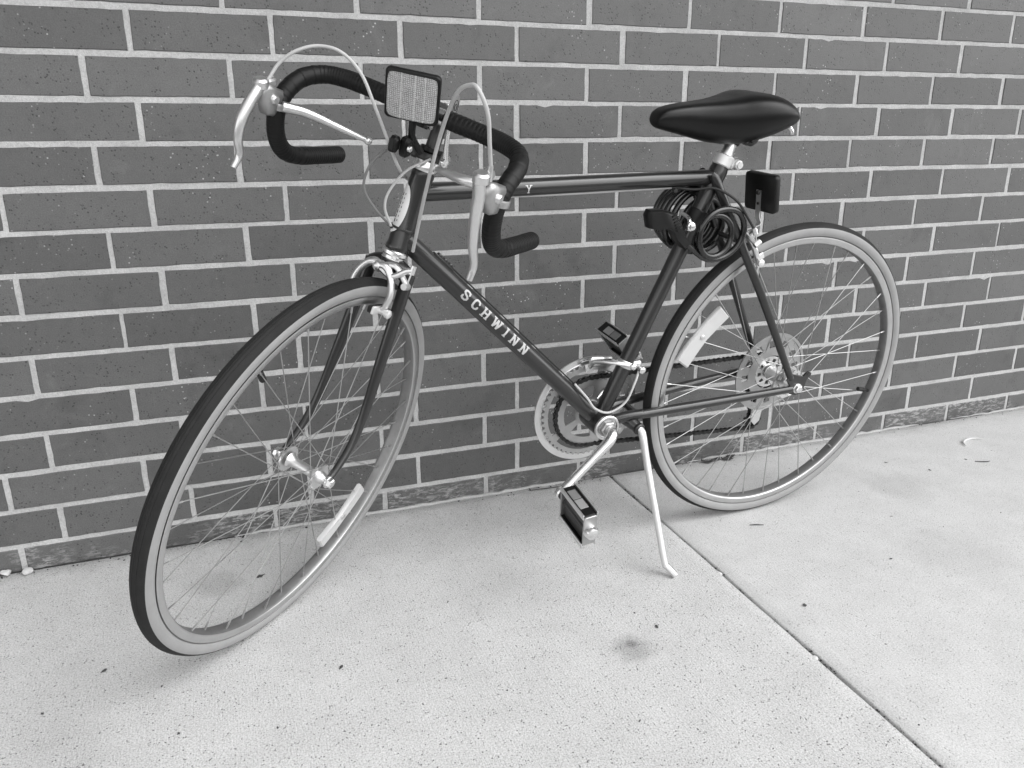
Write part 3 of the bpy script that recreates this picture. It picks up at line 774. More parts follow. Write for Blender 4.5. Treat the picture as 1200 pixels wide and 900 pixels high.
# stem shift levers
gm = G().lathe(axpt(-.088), HA, [(.0205, -.006), (.0215, -.004), (.0215, .004), (.0205, .006)], 26)
gm.box(axpt(-.088) + HN * .004 + W * .0, HN, HA, W, (.020, .016, .056), .2)
sb = P('shifter_clamp', gm, 'dark_metal', steer=True)
for s in (1, -1):
    w = .034 * s
    gm = G().tube([(.817, .836, w), (.822, .852, w), (.826, .880, w), (.825, .905, w)], [.0058, .0046, .0036, .0040], 12, 4)
    gm.lathe((.817, .836, w - .006 * s), W * s, [(.010, 0), (.011, .002), (.011, .008), (.006, .011)], 20)
    o = P('shift_lever', gm, 'chrome', steer=True)
    out = [(.0085 * math.cos(t) * (1.0), .019 * math.sin(t)) for t in np.linspace(0, 2 * math.pi, 22, endpoint=False)]
    g2 = G().prism([(a * 1.3, b * 1.15) for a, b in out], (.823, .922, w), unit((.98, .10, 0)), unit((-.10, .98, 0)), W, .006, bev=.0015)
    pd = P('lever_paddle', g2, 'alloy', o, True)
    g3 = G()
    for r_ in (.0072, .0034): g3.tube([(.823 + r_ * math.cos(t) * .95, .924 + r_ * 1.45 * math.sin(t), w + .0031 * s) for t in np.linspace(0, 2 * math.pi, 18, endpoint=False)], .0006, 5, 1, True)
    P('paddle_emblem', g3, 'plastic', o, True)

# front reflector on its bracket
rc = np.array([.888, .938, .002]); fx = W; tilt = R_(-9); fz = unit((math.cos(tilt), math.sin(tilt), 0)); fy = unit((-math.sin(tilt), math.cos(tilt), 0))
ry_ = R_(20); fx, fz = math.cos(ry_) * W - math.sin(ry_) * fz, math.cos(ry_) * fz + math.sin(ry_) * W
def rrect(hw, hh, r, n=5):
    o = []
    for (cx_, cy_, a0) in ((hw - r, hh - r, 0), (-hw + r, hh - r, 90), (-hw + r, -hh + r, 180), (hw - r, -hh + r, 270)):
        for k in range(n + 1): t = R_(a0 + 90 * k / n); o.append((cx_ + r * math.cos(t), cy_ + r * math.sin(t)))
    return o
def reflector_face(gm, hw, hh, c, ax, ay, az, bow=.002):
    n = 16; V = []; F = []
    for i in range(n + 1):
        for j in range(n + 1):
            x, y = -1 + 2 * i / n, -1 + 2 * j / n; q = 1 - .07 * (x * x * y * y) ** 3; V.append(c + ax * hw * x * q + ay * hh * y * q + az * bow * (1 - x * x))
    for i in range(n):
        for j in range(n): F.append([i * (n + 1) + j, (i + 1) * (n + 1) + j, (i + 1) * (n + 1) + j + 1, i * (n + 1) + j + 1])
    gm.add(V, F); return n
gm = G().prism(rrect(.0395, .0365, .007), rc, fx, fy, fz, .009, bev=.002)
fr_ = P('front_reflector', gm, 'plastic', steer=True, sharp=50); fr_.name = 'reflector'
def add_uv(o, n):
    uv = o.data.uv_layers.new(name='UVMap')
    for p in o.data.polygons:
        for li in p.loop_indices:
            vi = o.data.loops[li].vertex_index; uv.data[li].uv = ((vi // (n + 1)) / n, (vi % (n + 1)) / n)
gm = G(); n = reflector_face(gm, .0358, .0328, rc + fz * .0048, fx, fy, fz)
o = P('reflector_lens', gm, 'lens', fr_, True, 180); add_uv(o, n)
gm = G()
for k in (-.42, 0.12, .5): gm.box(rc + fz * (.0048 + .002 * (1 - k * k)) + fx * .0368 * k, fx, fy, fz, (.0010, .066, .0008), .2)
P('lens_rib', gm, 'white', fr_, True)
gm = G().tube([rc - fz * .006 - fy * .020, rc - fz * .014 - fy * .034, (.872, .880, .0), (.858, .862, .0), (.846, .848, .004)], [.0065, .0062, .0055, .0055, .0060], 12, 5)
gm.box((.876, .860, -.004), (1, 0, 0), (0, 1, 0), W, (.020, .030, .016), .25)
gm.box((.893, .864, -.014), (1, .2, 0), (-.2, 1, 0), W, (.016, .024, .014), .25)
gm.lathe(axpt(-.100), HA, [(.0170, -.004), (.0178, -.003), (.0178, .003), (.0170, .004)], 24)
P('reflector_bracket', gm, 'plastic', fr_, True)
gm = G().lathe((.884, .862, .006), W, [(.0045, 0), (.0045, .004), (.003, .005)], 8); P('bracket_screw', gm, 'alloy', fr_, True); gm = G().lathe(rc - fz * .008 - fy * .028 + W * .008, -fy, [(.004, -.006), (.004, .008)], 8)
P('bracket_screw', gm, 'alloy', fr_, True)

# calipers (side pull)
def caliper(base, down, fwd, steer, rear):
    b = np.array(base, float); d = unit(down); f = unit(fwd)
    gm = G().lathe(b - f * .022, f, [(.0040, 0), (.0040, .024), (.0095, .025), (.0095, .034), (.0062, .036), (.0062, .041), (.003, .043)], 16)
    root = P('brake_caliper', gm, 'alloy', bike, steer)
    for s in (1, -1):
        off = f * (.012 if s > 0 else .006)
        pts = [b + off + W * (-.004 * s), b + off + W * .014 * s - d * .003, b + off + W * .028 * s + d * .010, b + off + W * .0365 * s + d * .030, b + off + W * .0365 * s + d * .048, b + off + W * .033 * s + d * .062]
        g2 = G().tube(pts, [.0072, .0070, .0062, .0058, .0056, .0052], 12, 5)
        if s > 0: g2.tube([b + off - d * .002, b + off + W * .028 * s + d * .006, b + off + W * .050 * s - d * .012, b + off + W * .058 * s - d * .016], [.0062, .0052, .0048, .0046], 10, 4)
        else: g2.tube([b + off, b + off + W * .026 - d * .010, b + off + W * .050 + d * .006, b + off + W * .056 + d * .010], [.0060, .0050, .0046, .0046], 10, 4)
        P('caliper_arm', g2, 'alloy', root, steer)
        e = b + off + W * .034 * s + d * .060; t = unit(np.cross(W, d))
        if t @ f < 0: t = -t
        g3 = G().box(e - W * .013 * s + d * .004, t, d, W, (.040, .012, .009), .2); P('brake_pad', g3, 'rubber', root, steer)
        g4 = G().box(e - W * .007 * s + d * .004, t, d, W, (.042, .013, .004), .2)
        g4.lathe(e - W * .005 * s + d * .004, W * s, [(.0052, 0), (.0052, .012), (.0072, .0121), (.0072, .018), (.004, .020)], 12)
        P('pad_holder', g4, 'silver', root, steer)
    g5 = G().tube([b + f * .010 + W * .058 - d * .024, b + f * .010 + W * .058 - d * .010], [.0045, .0052], 10)
    g5.tube([b + f * .010 + W * .058 - d * .012, b + f * .008 + W * .056 + d * .016], .0014, 6)
    g5.lathe(b + f * .002 + W * .056 + d * .012, f, [(.0055, 0), (.0055, .014)], 10)
    P('cable_anchor', g5, 'alloy', root, steer)
    return root
pb = axpt(.094) + HN * .027
fc = caliper(pb, HA, HN, True, False)
tag(fc, 'silver side-pull brake arms above the front tyre')
rb = np.array([.190, .676, 0]); rd_ = unit(RA - rb)
rcp = caliper(rb, rd_, unit((-rd_[1] * -1, rd_[0] * -1 * -1, 0)) * 0 + unit((-.80, .60, 0)), False, True)
tag(rcp, 'silver side-pull brake arms behind the seat stays')
# wire to the rear brake
P('brake_cable', G().tube([(.345, .770, 0), (.31, .768, .014), (.275, .772, .030), (.235, .752, .046), (.205, .716, .055), (.186, .692, .058)], .0024, 9, 7), 'rubber')
gm = G().box((.345, .7695, .0), (1, 0, 0), (0, 1, 0), W, (.010, .010, .008), .2); gm.lathe((.345, .7660, .004), W, [(.004, 0), (.004, .005)], 10)
P('cable_stop', gm, 'dark_metal')

# saddle, post and clamp
sec = [(.4065, .8860, .8815, .008), (.4045, .8930, .8775, .015), (.398, .9020, .8740, .020), (.380, .9090, .8700, .0245), (.345, .9145, .8635, .029), (.305, .9185, .8555, .035), (.268, .9225, .8490, .045), (.232, .9285, .8460, .057), (.200, .9350, .8465, .069), (.170, .9370, .8510, .0770), (.142, .9340, .8580, .080), (.120, .9265, .8660, .077), (.103, .9160, .8735, .069), (.0925, .9040, .8805, .056), (.0880, .8940, .8850, .038)]
sec = [(.4055 - (.4055 - a_) * .862, b_, c_, d_) for a_, b_, c_, d_ in sec]
S2 = catmull([np.array(s) for s in sec], 4); n = 40; V = []; F = []
for (u, t, b_, hw) in S2:
    m_ = b_ + (t - b_) * .60
    for j in range(n):
        a = 2 * math.pi * j / n; ca, sa = math.cos(a), math.sin(a)
        if sa >= 0: w = hw * math.copysign(abs(ca) ** .45, ca) * (1 - .10 * abs(sa)); v = m_ + (t - m_) * abs(sa) ** .62
        else: w = hw * math.copysign(abs(ca) ** .9, ca) * (1 - .22 * abs(sa)); v = m_ - (m_ - b_) * abs(sa) ** .85
        V.append((u, v, w))
k = len(S2)
for i in range(k - 1):
    for j in range(n): j2 = (j + 1) % n; F.append([i * n + j, i * n + j2, (i + 1) * n + j2, (i + 1) * n + j])
F += [list(range(n))[::-1], [(k - 1) * n + j for j in range(n)]]
sad = P('saddle', G().add(V, F), 'vinyl', sharp=60)
gm = G()
for s in (1, -1): gm.tube([(.385, .890, .006 * s), (.34, .880, .010 * s), (.28, .866, .016 * s), (.22, .866, .020 * s), (.17, .880, .030 * s), (.145, .892, .036 * s)], .0035, 10, 4)
P('saddle_rail', gm, 'chrome', sad)
gm = G().tube([(.130, .880, .030), (.122, .872, .030), (.121, .866, .030)], .004, 10, 3); P('saddle_bag_loop', gm, 'chrome', sad)
sp1 = SL + sdv * .078
gm = G().tube([SL + sdv * .005, SL + sdv * .045, SL + sdv * .050, sp1], [.0128, .0128, .0112, .0112], 24)
post = P('seat_post', gm, 'alloy')
gm = G().lathe(SL + sdv * .072 + np.array([0, 0, 0]), sdv, [(.0125, -.010), (.0150, -.008), (.0150, .008), (.0125, .010)], 22)
gm.lathe(SL + sdv * .072 + np.array([-.018, .004, -.032]), W, [(.010, 0), (.014, .004), (.014, .018), (.010, .022), (.010, .042), (.014, .046), (.014, .060), (.010, .064)], 22)
gm.lathe(SL + sdv * .072 + np.array([-.018, .004, .032]), W, [(.0085, 0), (.0085, .006), (.005, .008)], 6)
P('saddle_clamp', gm, 'dark_metal')
gm = G().lathe(SL + sdv * .030, sdv, [(.0170, -.0105), (.0185, -.0085), (.0185, .0085), (.0170, .0105)], 28)
gm.box(SL + sdv * .030 + np.array([-.021, -.006, .004]), (1, 0, 0), sdv, W, (.016, .019, .022), .3)
cl_ = P('seat_clamp', gm, 'silver')
gm = G().lathe(SL + sdv * .030 + np.array([-.024, -.006, .014]), W, [(.0085, 0), (.0085, .004), (.006, .006), (.006, .008)], 14); P('clamp_bolt', gm, 'silver', cl_)

# rear reflector seen from behind, on a strap bent up from the brake bolt
rrc = np.array([.1435, .754, 0]); rtl = R_(-10); rx = W; rz = unit((-math.cos(rtl), math.sin(rtl) * -1, 0)); ry = unit((.17, .985, 0)); rz = unit(np.cross(rx, ry))
if rz[0] > 0: rz = -rz
# plate is turned about its strap, so the back shows
yw = R_(9); rx2 = unit(rx * math.cos(yw) + rz * math.sin(yw)); rz2 = unit(np.cross(rx2, ry)); rz2 = rz2 if rz2[0] < 0 else -rz2
gm = G().prism(rrect(.038, .0365, .007), rrc + rz2 * .006, rx2, ry, rz2, .014, bev=.002)
rr_ = P('reflector', gm, 'plastic', sharp=50); tag(rr_, 'black-backed rear reflector on a silver strap')
gm = G(); n = reflector_face(gm, .034, .0325, rrc + rz2 * .0135, rx2, ry, rz2); o = P('reflector_lens', gm, 'lens', rr_, False, 180); add_uv(o, n)
bk = -rz2
gm = G(); sp = [rrc + ry * .006 + bk * .003, rrc - ry * .018 + bk * .003, rrc - ry * .045 + bk * .004, rrc - ry * .062 + bk * .001 , np.array([.166, .686, .004]), np.array([.182, .682, .002])]
C = catmull(sp, 5); V = []; F = []
for i, p in enumerate(C):
    t = unit(C[min(i + 1, len(C) - 1)] - C[max(i - 1, 0)]); sd_ = unit(rx2 - t * (rx2 @ t)); nn_ = np.cross(t, sd_)
    for (a, b_) in ((-.0055, -.001), (.0055, -.001), (.0055, .001), (-.0055, .001)): V.append(p + sd_ * a + nn_ * b_)
for i in range(len(C) - 1):
    for j in range(4): j2 = (j + 1) % 4; F.append([i * 4 + j, i * 4 + j2, (i + 1) * 4 + j2, (i + 1) * 4 + j])
F += [[0, 1, 2, 3], [(len(C) - 1) * 4 + j for j in range(4)]]
P('reflector_strap', G().add(V, F), 'alloy', rr_)
gm = G().lathe(rrc + ry * .001 + bk * .004, bk, [(.0045, 0), (.0045, .002), (.003, .0032)], 12); gm.lathe(rrc - ry * .020 + bk * .004, bk, [(.0028, 0), (.0028, .0012)], 10)
P('strap_screw', gm, 'dark_metal', rr_)

# bottom bracket cups, cranks, chainrings, pedals
for s in (1, -1):
    gm = G()
    gm.lathe(BB + W * s * .033, W * s, [(.0265, 0), (.0265, .0045), (.0250, .006), (.0222, .006), (.0216, .0015), (.0185, .0012)], 32)
    P('bottom_bracket_cup', gm, 'alloy', sharp=20); gm = G()
    gm.lathe(BB + W * s * .0345, W * s, [(.0172, 0), (.0172, .010), (.0150, .0125)], 6)
    gm.lathe(BB + W * s * .0345, W * s, [(.0190, 0), (.0190, .003)], 24)
    gm.lathe(BB + W * s * .045, W * s, [(.0125, 0), (.0125, .004)], 20)
    P('bottom_bracket_nut', gm, 'cast', sharp=20)
CE = np.array([.5670, .2120, .084]); CF = np.array([2 * BB[0] - CE[0], 2 * BB[1] - CE[1], -.070])
def crank(e, s):
    gm = G(); d = unit(np.array([e[0] - BB[0], e[1] - BB[1], 0])); z0 = BB + W * s * .040
    gm.tube([z0, BB + W * s * .054, BB + d * .006 + W * s * .063, BB + d * .020 + W * s * (abs(e[2]) - .014), BB + (e - BB) * .4 * np.array([1, 1, 0]) + W * s * (abs(e[2]) - .010), BB + (e - BB) * .75 * np.array([1, 1, 0]) + W * s * (abs(e[2]) - .005), np.array([e[0], e[1], e[2] - s * .0015]) - d * .004, np.array([e[0], e[1], e[2] - s * .0015]) + d * .008],
        [.0105, .0110, .0112, .0108, .0092, .0088, .0105, .0085], 16, 5)
    gm.lathe((e[0], e[1], e[2] - s * .008), W * s, [(.010, 0), (.0125, .003), (.0125, .012), (.010, .015)], 20)
    return P('crank_arm', gm, 'chrome')
crank(CE, 1); crank(CF, -1)
def pedal(e, s, ux, uy, ax):
    """ax: spindle direction; uy: long direction of the cage; ux: thickness"""
    e = np.array(e, float); ax = unit(ax); uy = unit(uy - ax * (uy @ ax)); ux = np.cross(uy, ax)
    c = e + ax * .062
    gm = G().lathe(e, ax, [(.006, -.004), (.009, .002), (.009, .008), (.0065, .011), (.0100, .016), (.0110, .022), (.0082, .028), (.0082, .098), (.0095, .100)], 20)
    root = P('pedal', gm, 'dark_metal')
    for k in (1, -1):
        g2 = G().box(c + uy * .0325 * k, ax, ux, uy, (.086, .029, .006), .15); P('pedal_rail', g2, 'plastic', root)
        g2 = G()
        for q in (1, -1): g2.box(c + uy * .0345 * k + ux * .0142 * q, ax, ux, uy, (.090, .0022, .011), .2)
        P('cage_edge', g2, 'alloy', root)
        g3 = G().box(c + uy * .0352 * k + ax * .010, ax, ux, uy, (.026, .017, .0024), .2); P('pedal_reflector', g3, 'gum', root)
        g4 = G().box(c + uy * .0352 * k - ax * .018, ax, ux, uy, (.026, .017, .0024), .2); P('pedal_reflector', g4, 'grey_cable', root)
    for q, t in ((-.044, .0045), (.044, .0045)): P('end_plate', G().prism(rrect(.0135, .033, .005), c + ax * q, ux, uy, ax, t, bev=.001), 'cast', root)
    for q in (1, -1):
        g6 = G().prism([(-.040, -.030), (.040, -.030), (.040, .030), (.012, .030), (.004, .014), (-.010, .014), (-.018, .030), (-.040, .030)], c + ux * .0050 * q, ax, uy, ux, .003); P('pedal_web', g6, 'pedal_grey', root)
    g7 = G().lathe(c + ax * .046, ax, [(.0140, 0), (.0140, .007), (.0120, .012), (.007, .0150)], 22); P('dust_cap', g7, 'chrome', root)
    return root
p1 = pedal((.567, .211, .090), 1, None, np.array([.10, 1, .05]), np.array([-.02, -.10, 1.0])); tag(p1, 'near pedal hanging below the crank with pale reflectors on its edge')
p2 = pedal((CF[0], CF[1], -.076), -1, None, np.array([.62, .78, 0]), np.array([0, .0, -1.0])); tag(p2, 'far pedal behind the seat tube')
BC = BB
gm = G().ring(BC, .1035, .1175, -.0530, -.0505, 96); gm.ring(BC, .1035, .1050, -.0505, -.0490, 96)
for k in range(5): a = 2 * math.pi * k / 5 + .5; gm.ring(BC, .094, .1045, -.0520, -.0500, 4, a, a + .16)
P('chain_guard', gm, 'alloy')
gm = G(); toothed(gm, BC, .1010, 50, -.0460, .0022, .0905)
for k in range(5): a = 2 * math.pi * k / 5 + .5; gm.ring(BC, .060, .092, -.0470, -.0450, 5, a, a + .20)
P('chainring', gm, 'cast', sharp=20)
gm = G(); toothed(gm, BC, .0768, 38, -.0385, .0022, .058)
gm.ring(BC, .018, .032, -.0400, -.0370, 48)
for k in range(5): a = 2 * math.pi * k / 5 + .45; gm.ring(BC, .031, .060, -.0395, -.0375, 6, a, a + .36)
P('chainring', gm, 'cast', sharp=20)
# chain: alternate plates and rollers along one closed path
cw = -.0385
rs = 20 * .0127 / (2 * math.pi); jr = .0215
def arc(c, r, a0, a1, n): return [np.array([c[0] + r * math.cos(t), c[1] + r * math.sin(t), 0]) for t in np.linspace(a0, a1, n)]
J1 = np.array([.006, .262, 0]); J2 = np.array([.014, .222, 0])
R1 = .0768
path = arc(BC, R1, R_(101), R_(-92 + 0) + 0, 60) if False else []
path += arc(BC, R1, R_(88), R_(-88), 60)[::1]                      # round the front of the chainring (u grows forward)
path += [np.array([BC[0] + (J2[0] - BC[0]) * t, (BC[1] - R1) + ((J2[1] - jr) - (BC[1] - R1)) * t, 0]) for t in np.linspace(.02, .97, 40)]
path += arc(J2, jr, R_(270), R_(110), 12)
path += arc(J1, jr, R_(290), R_(400), 10)
path += arc(RA, rs, R_(-40), R_(-270), 34)
path += [np.array([RA[0] + (BC[0] - RA[0]) * t, (RA[1] + rs) + ((BC[1] + R1) - (RA[1] + rs)) * t, 0]) for t in np.linspace(.03, .98, 40)]
L = [0]
for p, q in zip(path, path[1:] + path[:1]): L.append(L[-1] + np.linalg.norm(q - p))
path.append(path[0]); nl = int(round(L[-1] / .0127)); nl += nl % 2; pts = []
for i in range(nl): d = L[-1] * i / nl; pts.append(np.array([np.interp(d, L, [c_[k] for c_ in path]) for k in range(3)]) + W * cw)
gm = G()
for i in range(nl):
    p, q = pts[i], pts[(i + 1) % nl]; d = unit(q - p); nrm_ = np.cross(W, d); c_ = (p + q) / 2; l = np.linalg.norm(q - p)
    o_ = .0036 if i % 2 else .0022
    out = [(-l / 2 - .0042, 0), (-l / 2 - .003, .0032), (-l / 2, .0043), (0, .0028), (l / 2, .0043), (l / 2 + .003, .0032), (l / 2 + .0042, 0), (l / 2 + .003, -.0032), (l / 2, -.0043), (0, -.0028), (-l / 2, -.0043), (-l / 2 - .003, -.0032)]
    for s in (1, -1): gm.prism(out, c_ + W * o_ * s, d, nrm_, W, .0011)
    gm.lathe(p - W * .0047, W, [(.0022, 0), (.0022, .0094)], 8)
P('chain', gm, 'chain')

# front derailleur: clamp on the seat tube, cage and cable loop
fc_ = on_seat(.428)
gm = G().lathe(fc_, sdv, [(.0165, -.007), (.0178, -.005), (.0178, .005), (.0165, .007)], 26)
gm.box(fc_ + np.array([-.020, .0, .006]), (1, 0, 0), (0, 1, 0), W, (.020, .014, .018), .25)
gm.tube([fc_ + np.array([.004, .004, .019]), fc_ + np.array([.030, .010, .014]), fc_ + np.array([.055, .002, -.020]), fc_ + np.array([.060, -.014, -.034])], [.0042, .0042, .0045, .005], 10, 5)
fd = P('front_derailleur', gm, 'alloy')
gm = G()
for w in (-.0335, -.0475):
    gm.ring(BC, .0960, .1120, w - .0008, w + .0008, 16, R_(78), R_(118))
gm.box(fc_ + np.array([.035, -.006, -.035]), (1, .1, 0), (-.1, 1, 0), W, (.050, .020, .010), .25)
P('derailleur_cage', gm, 'alloy', fd)
gm = G().lathe(fc_ + np.array([-.006, 0, .018]), W, [(.0065, 0), (.0065, .005), (.004, .007)], 8); gm.lathe(fc_ + np.array([-.030, -.012, .010]), W, [(.006, 0), (.007, .003), (.007, .010), (.004, .012)], 14)
P('derailleur_bolt', gm, 'chrome', fd)
P('gear_cable', G().tube([dt1 - dd * .105 + nrm * .0195 + W * .010, dt1 - dd * .065 + nrm * .016 + W * .019, BB + np.array([.026, .042, .027]), BB + np.array([-.004, .031, .031]), BB + np.array([-.040, .048, .030]), BB + np.array([-.062, .085, .022]), fc_ + np.array([-.026, -.014, .012])], .0023, 10, 7), 'cable')

# rear derailleur
gm = G().tube([RA + np.array([.004, -.018, -.058]), RA + np.array([.012, -.035, -.062]), RA + np.array([.024, -.052, -.056]), (J1[0], J1[1], -.050)], [.008, .010, .009, .007], 12, 4)
rdr = P('rear_derailleur', gm, 'dark_metal')
for j_ in (J1, J2):
    gm = G(); toothed(gm, j_, .0195, 10, cw, .0024, .004); P('jockey_wheel', gm, 'plastic', rdr)
gm = G()
for w in (cw - .0075, cw + .0075):
    o_ = [(-.011, .012), (.011, .012), (.014, 0), (.012, -.040), (0, -.052), (-.012, -.042), (-.014, -.01)]
    gm.prism(o_, (J1[0] + .003, J1[1], w), (1, 0, 0), (0, 1, 0), W, .0016)
P('derailleur_cage', gm, 'alloy', rdr)
P('gear_cable', G().tube([RA + np.array([.040, -.004, -.060]), RA + np.array([.010, .004, -.080]), RA + np.array([-.020, -.030, -.078]), RA + np.array([.004, -.048, -.066])], .0022, 8, 6), 'grey_cable')

# kickstand
KF = np.array([.352, .0335, .1850]); KT = np.array([.379, .300, .052]); kd = unit(KF - KT)
gm = G().tube([(.395, .315, .012), (.386, .306, .036), (.382, .303, .046)], [.016, .0125, .0105], 16, 4); ks = P('kickstand', gm, 'paint')
tag(ks, 'silver kickstand leg propping the bicycle on the concrete')
kn = KF + np.array([.010, .026, -.022]); kk = np.array([.3585, .0520, .1640])
gm = G().tube([(.384, .305, .044), (.380, .300, .053), (.378, .288, .060), KT + (kk - KT) * .25, KT + (kk - KT) * .7, kk, kk + np.array([-.004, -.008, .006]), np.array([.345, .0335, .1900])], [.0075, .0078, .0078, .0073, .0070, .0070, .0070, .0068], 16, 5)
P('kickstand_leg', gm, 'alloy', ks)
gm = G().lathe((.3825, .3025, .0475), unit(np.array([-.15, -.12, 1])), [(.012, -.003), (.0125, -.001), (.0125, .003), (.0105, .005)], 20); P('kickstand_collar', gm, 'dark_metal', ks)

# ------------------------------------------------------------------ coiled cable lock hung in the frame
def bike_world(p): return RC + p[0] * U + p[1] * Vv + p[2] * Wv
lock = bpy.data.objects.new('cable_lock', None); col.objects.link(lock); lock.matrix_world = mb; lock.empty_display_size = .05
tag(lock, 'black coiled cable lock strapped under the saddle of the bicycle', 'lock')
turns = [(.285, .708, .050, -.066), (.282, .704, .054, -.057), (.277, .702, .058, -.048), (.272, .700, .061, -.039), (.268, .699, .060, -.031), (.255, .692, .054, -.024), (.248, .688, .046, -.016)]
pts = []
for (cu, cv, r, w), (cu2, cv2, r2, w2) in zip(turns, turns[1:]):
    for k in range(14):
        t = k / 14; a = R_(200) - 2 * math.pi * t
        q = lambda x, y: x + (y - x) * t
        pts.append((q(cu, cu2) + q(r, r2) * math.cos(a), q(cv, cv2) + q(r, r2) * math.sin(a), q(w, w2)))
gm = G().tube(pts, .0058, 14, 4)
P('cable_coil', gm, 'coil', lock)
pts = [(.345, .690, .044), (.331, .675, .046)]
for ph in range(-48, -790, -14):      # from the lock head under the stays, up and over, then the small ring in front
    t = min(1, max(0, (-ph - 230) / 130)); e_ = min(1, max(0, (-ph - 710) / 70)); a = R_(ph)
    pts.append((.262 + .009 * t + (.058 - .020 * t) * math.cos(a), .692 - .004 * t + (.050 - .012 * t) * math.sin(a), .047 + .004 * math.sin(R_(ph * .7)) - .022 * e_))
gm = G().tube(pts, .0058, 14, 3)
P('cable_coil', gm, 'coil', lock)
body = [(.428, .733), (.424, .743), (.400, .743), (.372, .736), (.356, .722), (.338, .690), (.326, .677), (.338, .668), (.356, .684), (.368, .702), (.380, .710), (.404, .708), (.421, .711)]
gm = G().prism(body, (0, 0, .044), (1, 0, 0), (0, 1, 0), W, .024, bev=.005)
P('lock_body', gm, 'plastic', lock, sharp=50)
lc = on_seat(.712)
gm = G().lathe(lc, sdv, [(.0162, -.016), (.0178, -.014), (.0178, .014), (.0162, .016)], 26)
P('lock_bracket', gm, 'plastic', lock); gm = G().box((.3665, .7205, .0535), (.5, .86, 0), (-.86, .5, 0), W, (.022, .012, .004), .2)
for k in range(6): gm.box((.3735 - .0028 * k, .7335 - .0052 * k, .0565), (.5, .86, 0), (-.86, .5, 0), W, (.0030, .012, .003), .2)
P('lock_grip', gm, 'plastic', lock)
gm = G().lathe((.337, .712, .0555), W, [(.0085, 0), (.0085, .004), (.006, .006), (.006, .009), (.003, .010)], 8)
gm.tube([(.330, .726, .020), (.334, .722, .046), (.340, .706, .056), (.332, .700, .040)], .0035, 10, 4)
P('bracket_screw', gm, 'chrome', lock)

# ------------------------------------------------------------------ small litter on the concrete
def lump(name, x, y, r, mat, seed, flat=.55):
    rr = np.random.default_rng(seed); bm = bmesh.new(); bmesh.ops.create_icosphere(bm, subdivisions=2, radius=r)
    for _ in range(7):
        nv = Vector(rr.normal(0, 1, 3)).normalized(); bmesh.ops.bisect_plane(bm, geom=bm.verts[:] + bm.edges[:] + bm.faces[:], plane_co=nv * r * (.62 + .25 * rr.random()), plane_no=nv, clear_outer=True); bmesh.ops.holes_fill(bm, edges=[e for e in bm.edges if e.is_boundary])
    f1, f2 = rr.normal(0, 1, (6, 3)), rr.random(6) * 6
    for v in bm.verts:
        k = 1 + .16 * sum(math.sin((f1[i] @ np.array(v.co)) / r * 1.6 + f2[i]) for i in range(6)) / 2.2
        v.co = Vector((v.co.x * k * 1.3, v.co.y * k, v.co.z * k * flat))
    zmin = min(v.co.z for v in bm.verts)
    for v in bm.verts: v.co.z -= zmin
    me = bpy.data.meshes.new(name); bm.to_mesh(me); bm.free(); me.polygons.foreach_set('use_smooth', [True] * len(me.polygons)); me.set_sharp_from_angle(angle=R_(28))
    o = link(name, me, mat); o.location = (x, y, 0.0005); o.rotation_euler = (0, 0, rr.random() * 6); return o
tag(lump('stone_chip', -.243, -.020, .0115, 'stone', 1), 'larger white stone chip lying against the foot of the wall', 'stone')
tag(lump('stone_chip', -.284, -.012, .0095, 'stone', 2), 'smaller white stone chip at the foot of the wall', 'stone')
o = lump('stone_chip', 1.0835, -.517, .0055, 'stone', 3); tag(o, 'tiny pale pebble caught in the pavement joint', 'stone', 'pebbles in the pavement joint'); o.location.z = -.004
o = lump('stone_chip', 1.0765, -.808, .0050, 'stone', 4); tag(o, 'tiny pale pebble caught in the pavement joint', 'stone', 'pebbles in the pavement joint'); o.location.z = -.004
def leaf_bit(name, x, y, l, w, mat, seed, curl=.35):
    rr = np.random.default_rng(seed); n = 6; V = []; F = []
    for i in range(n + 1):
        t = -1 + 2 * i / n; hw = w * max(.12, (1 - abs(t) ** 2.2)) * (.6 + .8 * rr.random())
        for sg in (-1, 0, 1): V.append((l * t, hw * sg, .0012 + curl * w * (sg * sg) * rr.random() + curl * l * .25 * t * t))
    for i in range(n):
        for j in range(2): F.append([i * 3 + j, i * 3 + j + 1, (i + 1) * 3 + j + 1, (i + 1) * 3 + j])
    gm = G().add(V, F); me = mesh_from(gm, name, False, sharp=60)
    o = link(name, me, mat); o.location = (x, y, 0.0); o.rotation_euler = (0, 0, rr.random() * 6.28)
    sol = o.modifiers.new('thickness', 'SOLIDIFY'); sol.thickness = .0006
    return o
bits = [(-.062, -.420, .008), (.031, -.496, .004), (.312, -.551, .008), (.534, -.426, .004), (1.165, -.676, .008), (.933, -.170, .003), (.203, -.202, .013), (.868, -.637, .007), (1.42, -.25, .005),
        (.06, -.62, .004), (.20, -.66, .004), (.47, -.64, .003), (.72, -.84, .004), (1.45, -.60, .005), (1.90, -.28, .006), (1.83, -.20, .006), (2.05, -.26, .005), (-.14, -.50, .005), (.40, -.86, .005), (1.60, -.45, .004)]
for i, (x, y, r) in enumerate(bits):
    tag(leaf_bit('leaf_crumb', x, y, r * .75, r * .35, 'leaf', 40 + i), 'tiny dark crumb of dry leaf on the concrete', 'leaf', 'leaf crumbs scattered on the concrete')
for i, (x, y) in enumerate(((1.41, -.022), (1.44, -.030), (1.38, -.026), (1.46, -.018))):
    tag(leaf_bit('dry_leaf', x, y, .017, .008, 'leaf', 80 + i, .9), 'curled dark dry leaf by the wall behind the rear wheel', 'leaf', 'dry leaves by the wall behind the rear wheel')
gm = G().tube([(2.13, -.19, .003), (2.15, -.165, .004), (2.19, -.155, .004), (2.225, -.165, .003)], [.001, .003, .0028, .001], 6, 4)
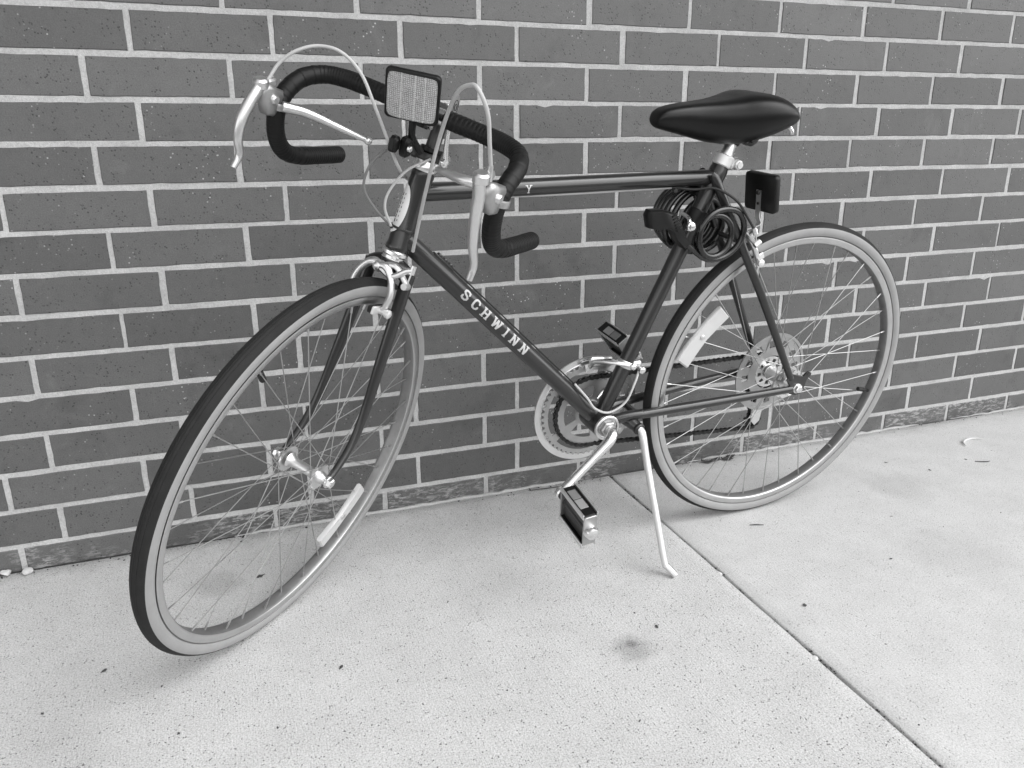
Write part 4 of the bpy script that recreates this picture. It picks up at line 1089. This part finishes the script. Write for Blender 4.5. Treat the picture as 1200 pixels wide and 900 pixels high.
tag(link('pale_stalk', mesh_from(gm, 'pale_stalk', False), 'pale_leaf'), 'pale curved stalk lying on the concrete to the right of the bicycle', 'stalk')
for i, P4 in enumerate(([(1.265, -.37), (1.28, -.374), (1.295, -.381)], [(2.06, -.28), (2.085, -.292), (2.10, -.293)], [(.86, -.02), (.93, -.026), (.99, -.022)])):
    gm = G().tube([(x, y, .0022) for x, y in P4], [.0010, .0015, .0008], 6, 3)
    tag(link('twig', mesh_from(gm, 'twig', False), 'leaf'), ['thin dark twig in front of the rear wheel', 'thin dark twig near the pale curved stalk', 'thin dark twig along the foot of the wall behind the pedal'][i], 'twig')

# crumbs of dirt caught in the joint and along the foot of the wall: too many to count
def crumbs(name, pts, label, mat, seed):
    rr = np.random.default_rng(seed); gm = G(); ico = [(0, 0, 1), (.89, 0, .45), (.28, .85, .45), (-.72, .53, .45), (-.72, -.53, .45), (.28, -.85, .45), (.72, .53, -.45), (-.28, .85, -.45), (-.89, 0, -.45), (-.28, -.85, -.45), (.72, -.53, -.45), (0, 0, -1)]
    fc = [(0, 1, 2), (0, 2, 3), (0, 3, 4), (0, 4, 5), (0, 5, 1), (1, 6, 2), (2, 7, 3), (3, 8, 4), (4, 9, 5), (5, 10, 1), (6, 7, 2), (7, 8, 3), (8, 9, 4), (9, 10, 5), (10, 6, 1), (11, 7, 6), (11, 8, 7), (11, 9, 8), (11, 10, 9), (11, 6, 10)]
    for (x, y, z, r) in pts:
        k = r * (.6 + .8 * rr.random(3)); gm.add([(x + a * k[0] * (.8 + .4 * rr.random()), y + b * k[1] * (.8 + .4 * rr.random()), z + c_ * k[2] * .6) for a, b, c_ in ico], fc)
    o = link(name, mesh_from(gm, name, False, smooth=False), mat); tag(o, label, 'dirt', None, 'stuff'); return o
rr = np.random.default_rng(11); pts = []
for i in range(420):
    y = -1.5 + 1.49 * rr.random(); f = (y + 1.56) / 1.554; clump = math.sin(y * 23) + math.sin(y * 51 + 1) > -.4
    if clump: pts.append((JX - .012 + sk * f + rr.normal(0, .0017), y, -.003 + rr.normal(0, .001), .0006 + .0016 * rr.random() ** 2))
crumbs('dirt_crumbs', pts, 'dark crumbs of dirt packed in the joint between the concrete slabs', 'dirt', 12)
pts = []
for i in range(700):
    x = -.7 + 3.6 * rr.random(); d = abs(rr.normal(0, .012)); w_ = 1.0 if (x < .2 or .85 < x < 1.08 or 1.33 < x < 1.5) else .35
    if rr.random() < w_: pts.append((x, -.008 - d, .0006, .0006 + .0020 * rr.random() ** 3))
crumbs('dirt_crumbs', pts, 'dark crumbs of dirt gathered along the foot of the brick wall', 'dirt', 13)
pts = []
for i in range(150):
    pts.append((-.45 + 3.0 * rr.random(), -.02 - 1.2 * rr.random(), .0004, .0005 + .0012 * rr.random() ** 3))
crumbs('dirt_crumbs', pts, 'fine dark grit strewn over the concrete', 'dirt', 14)
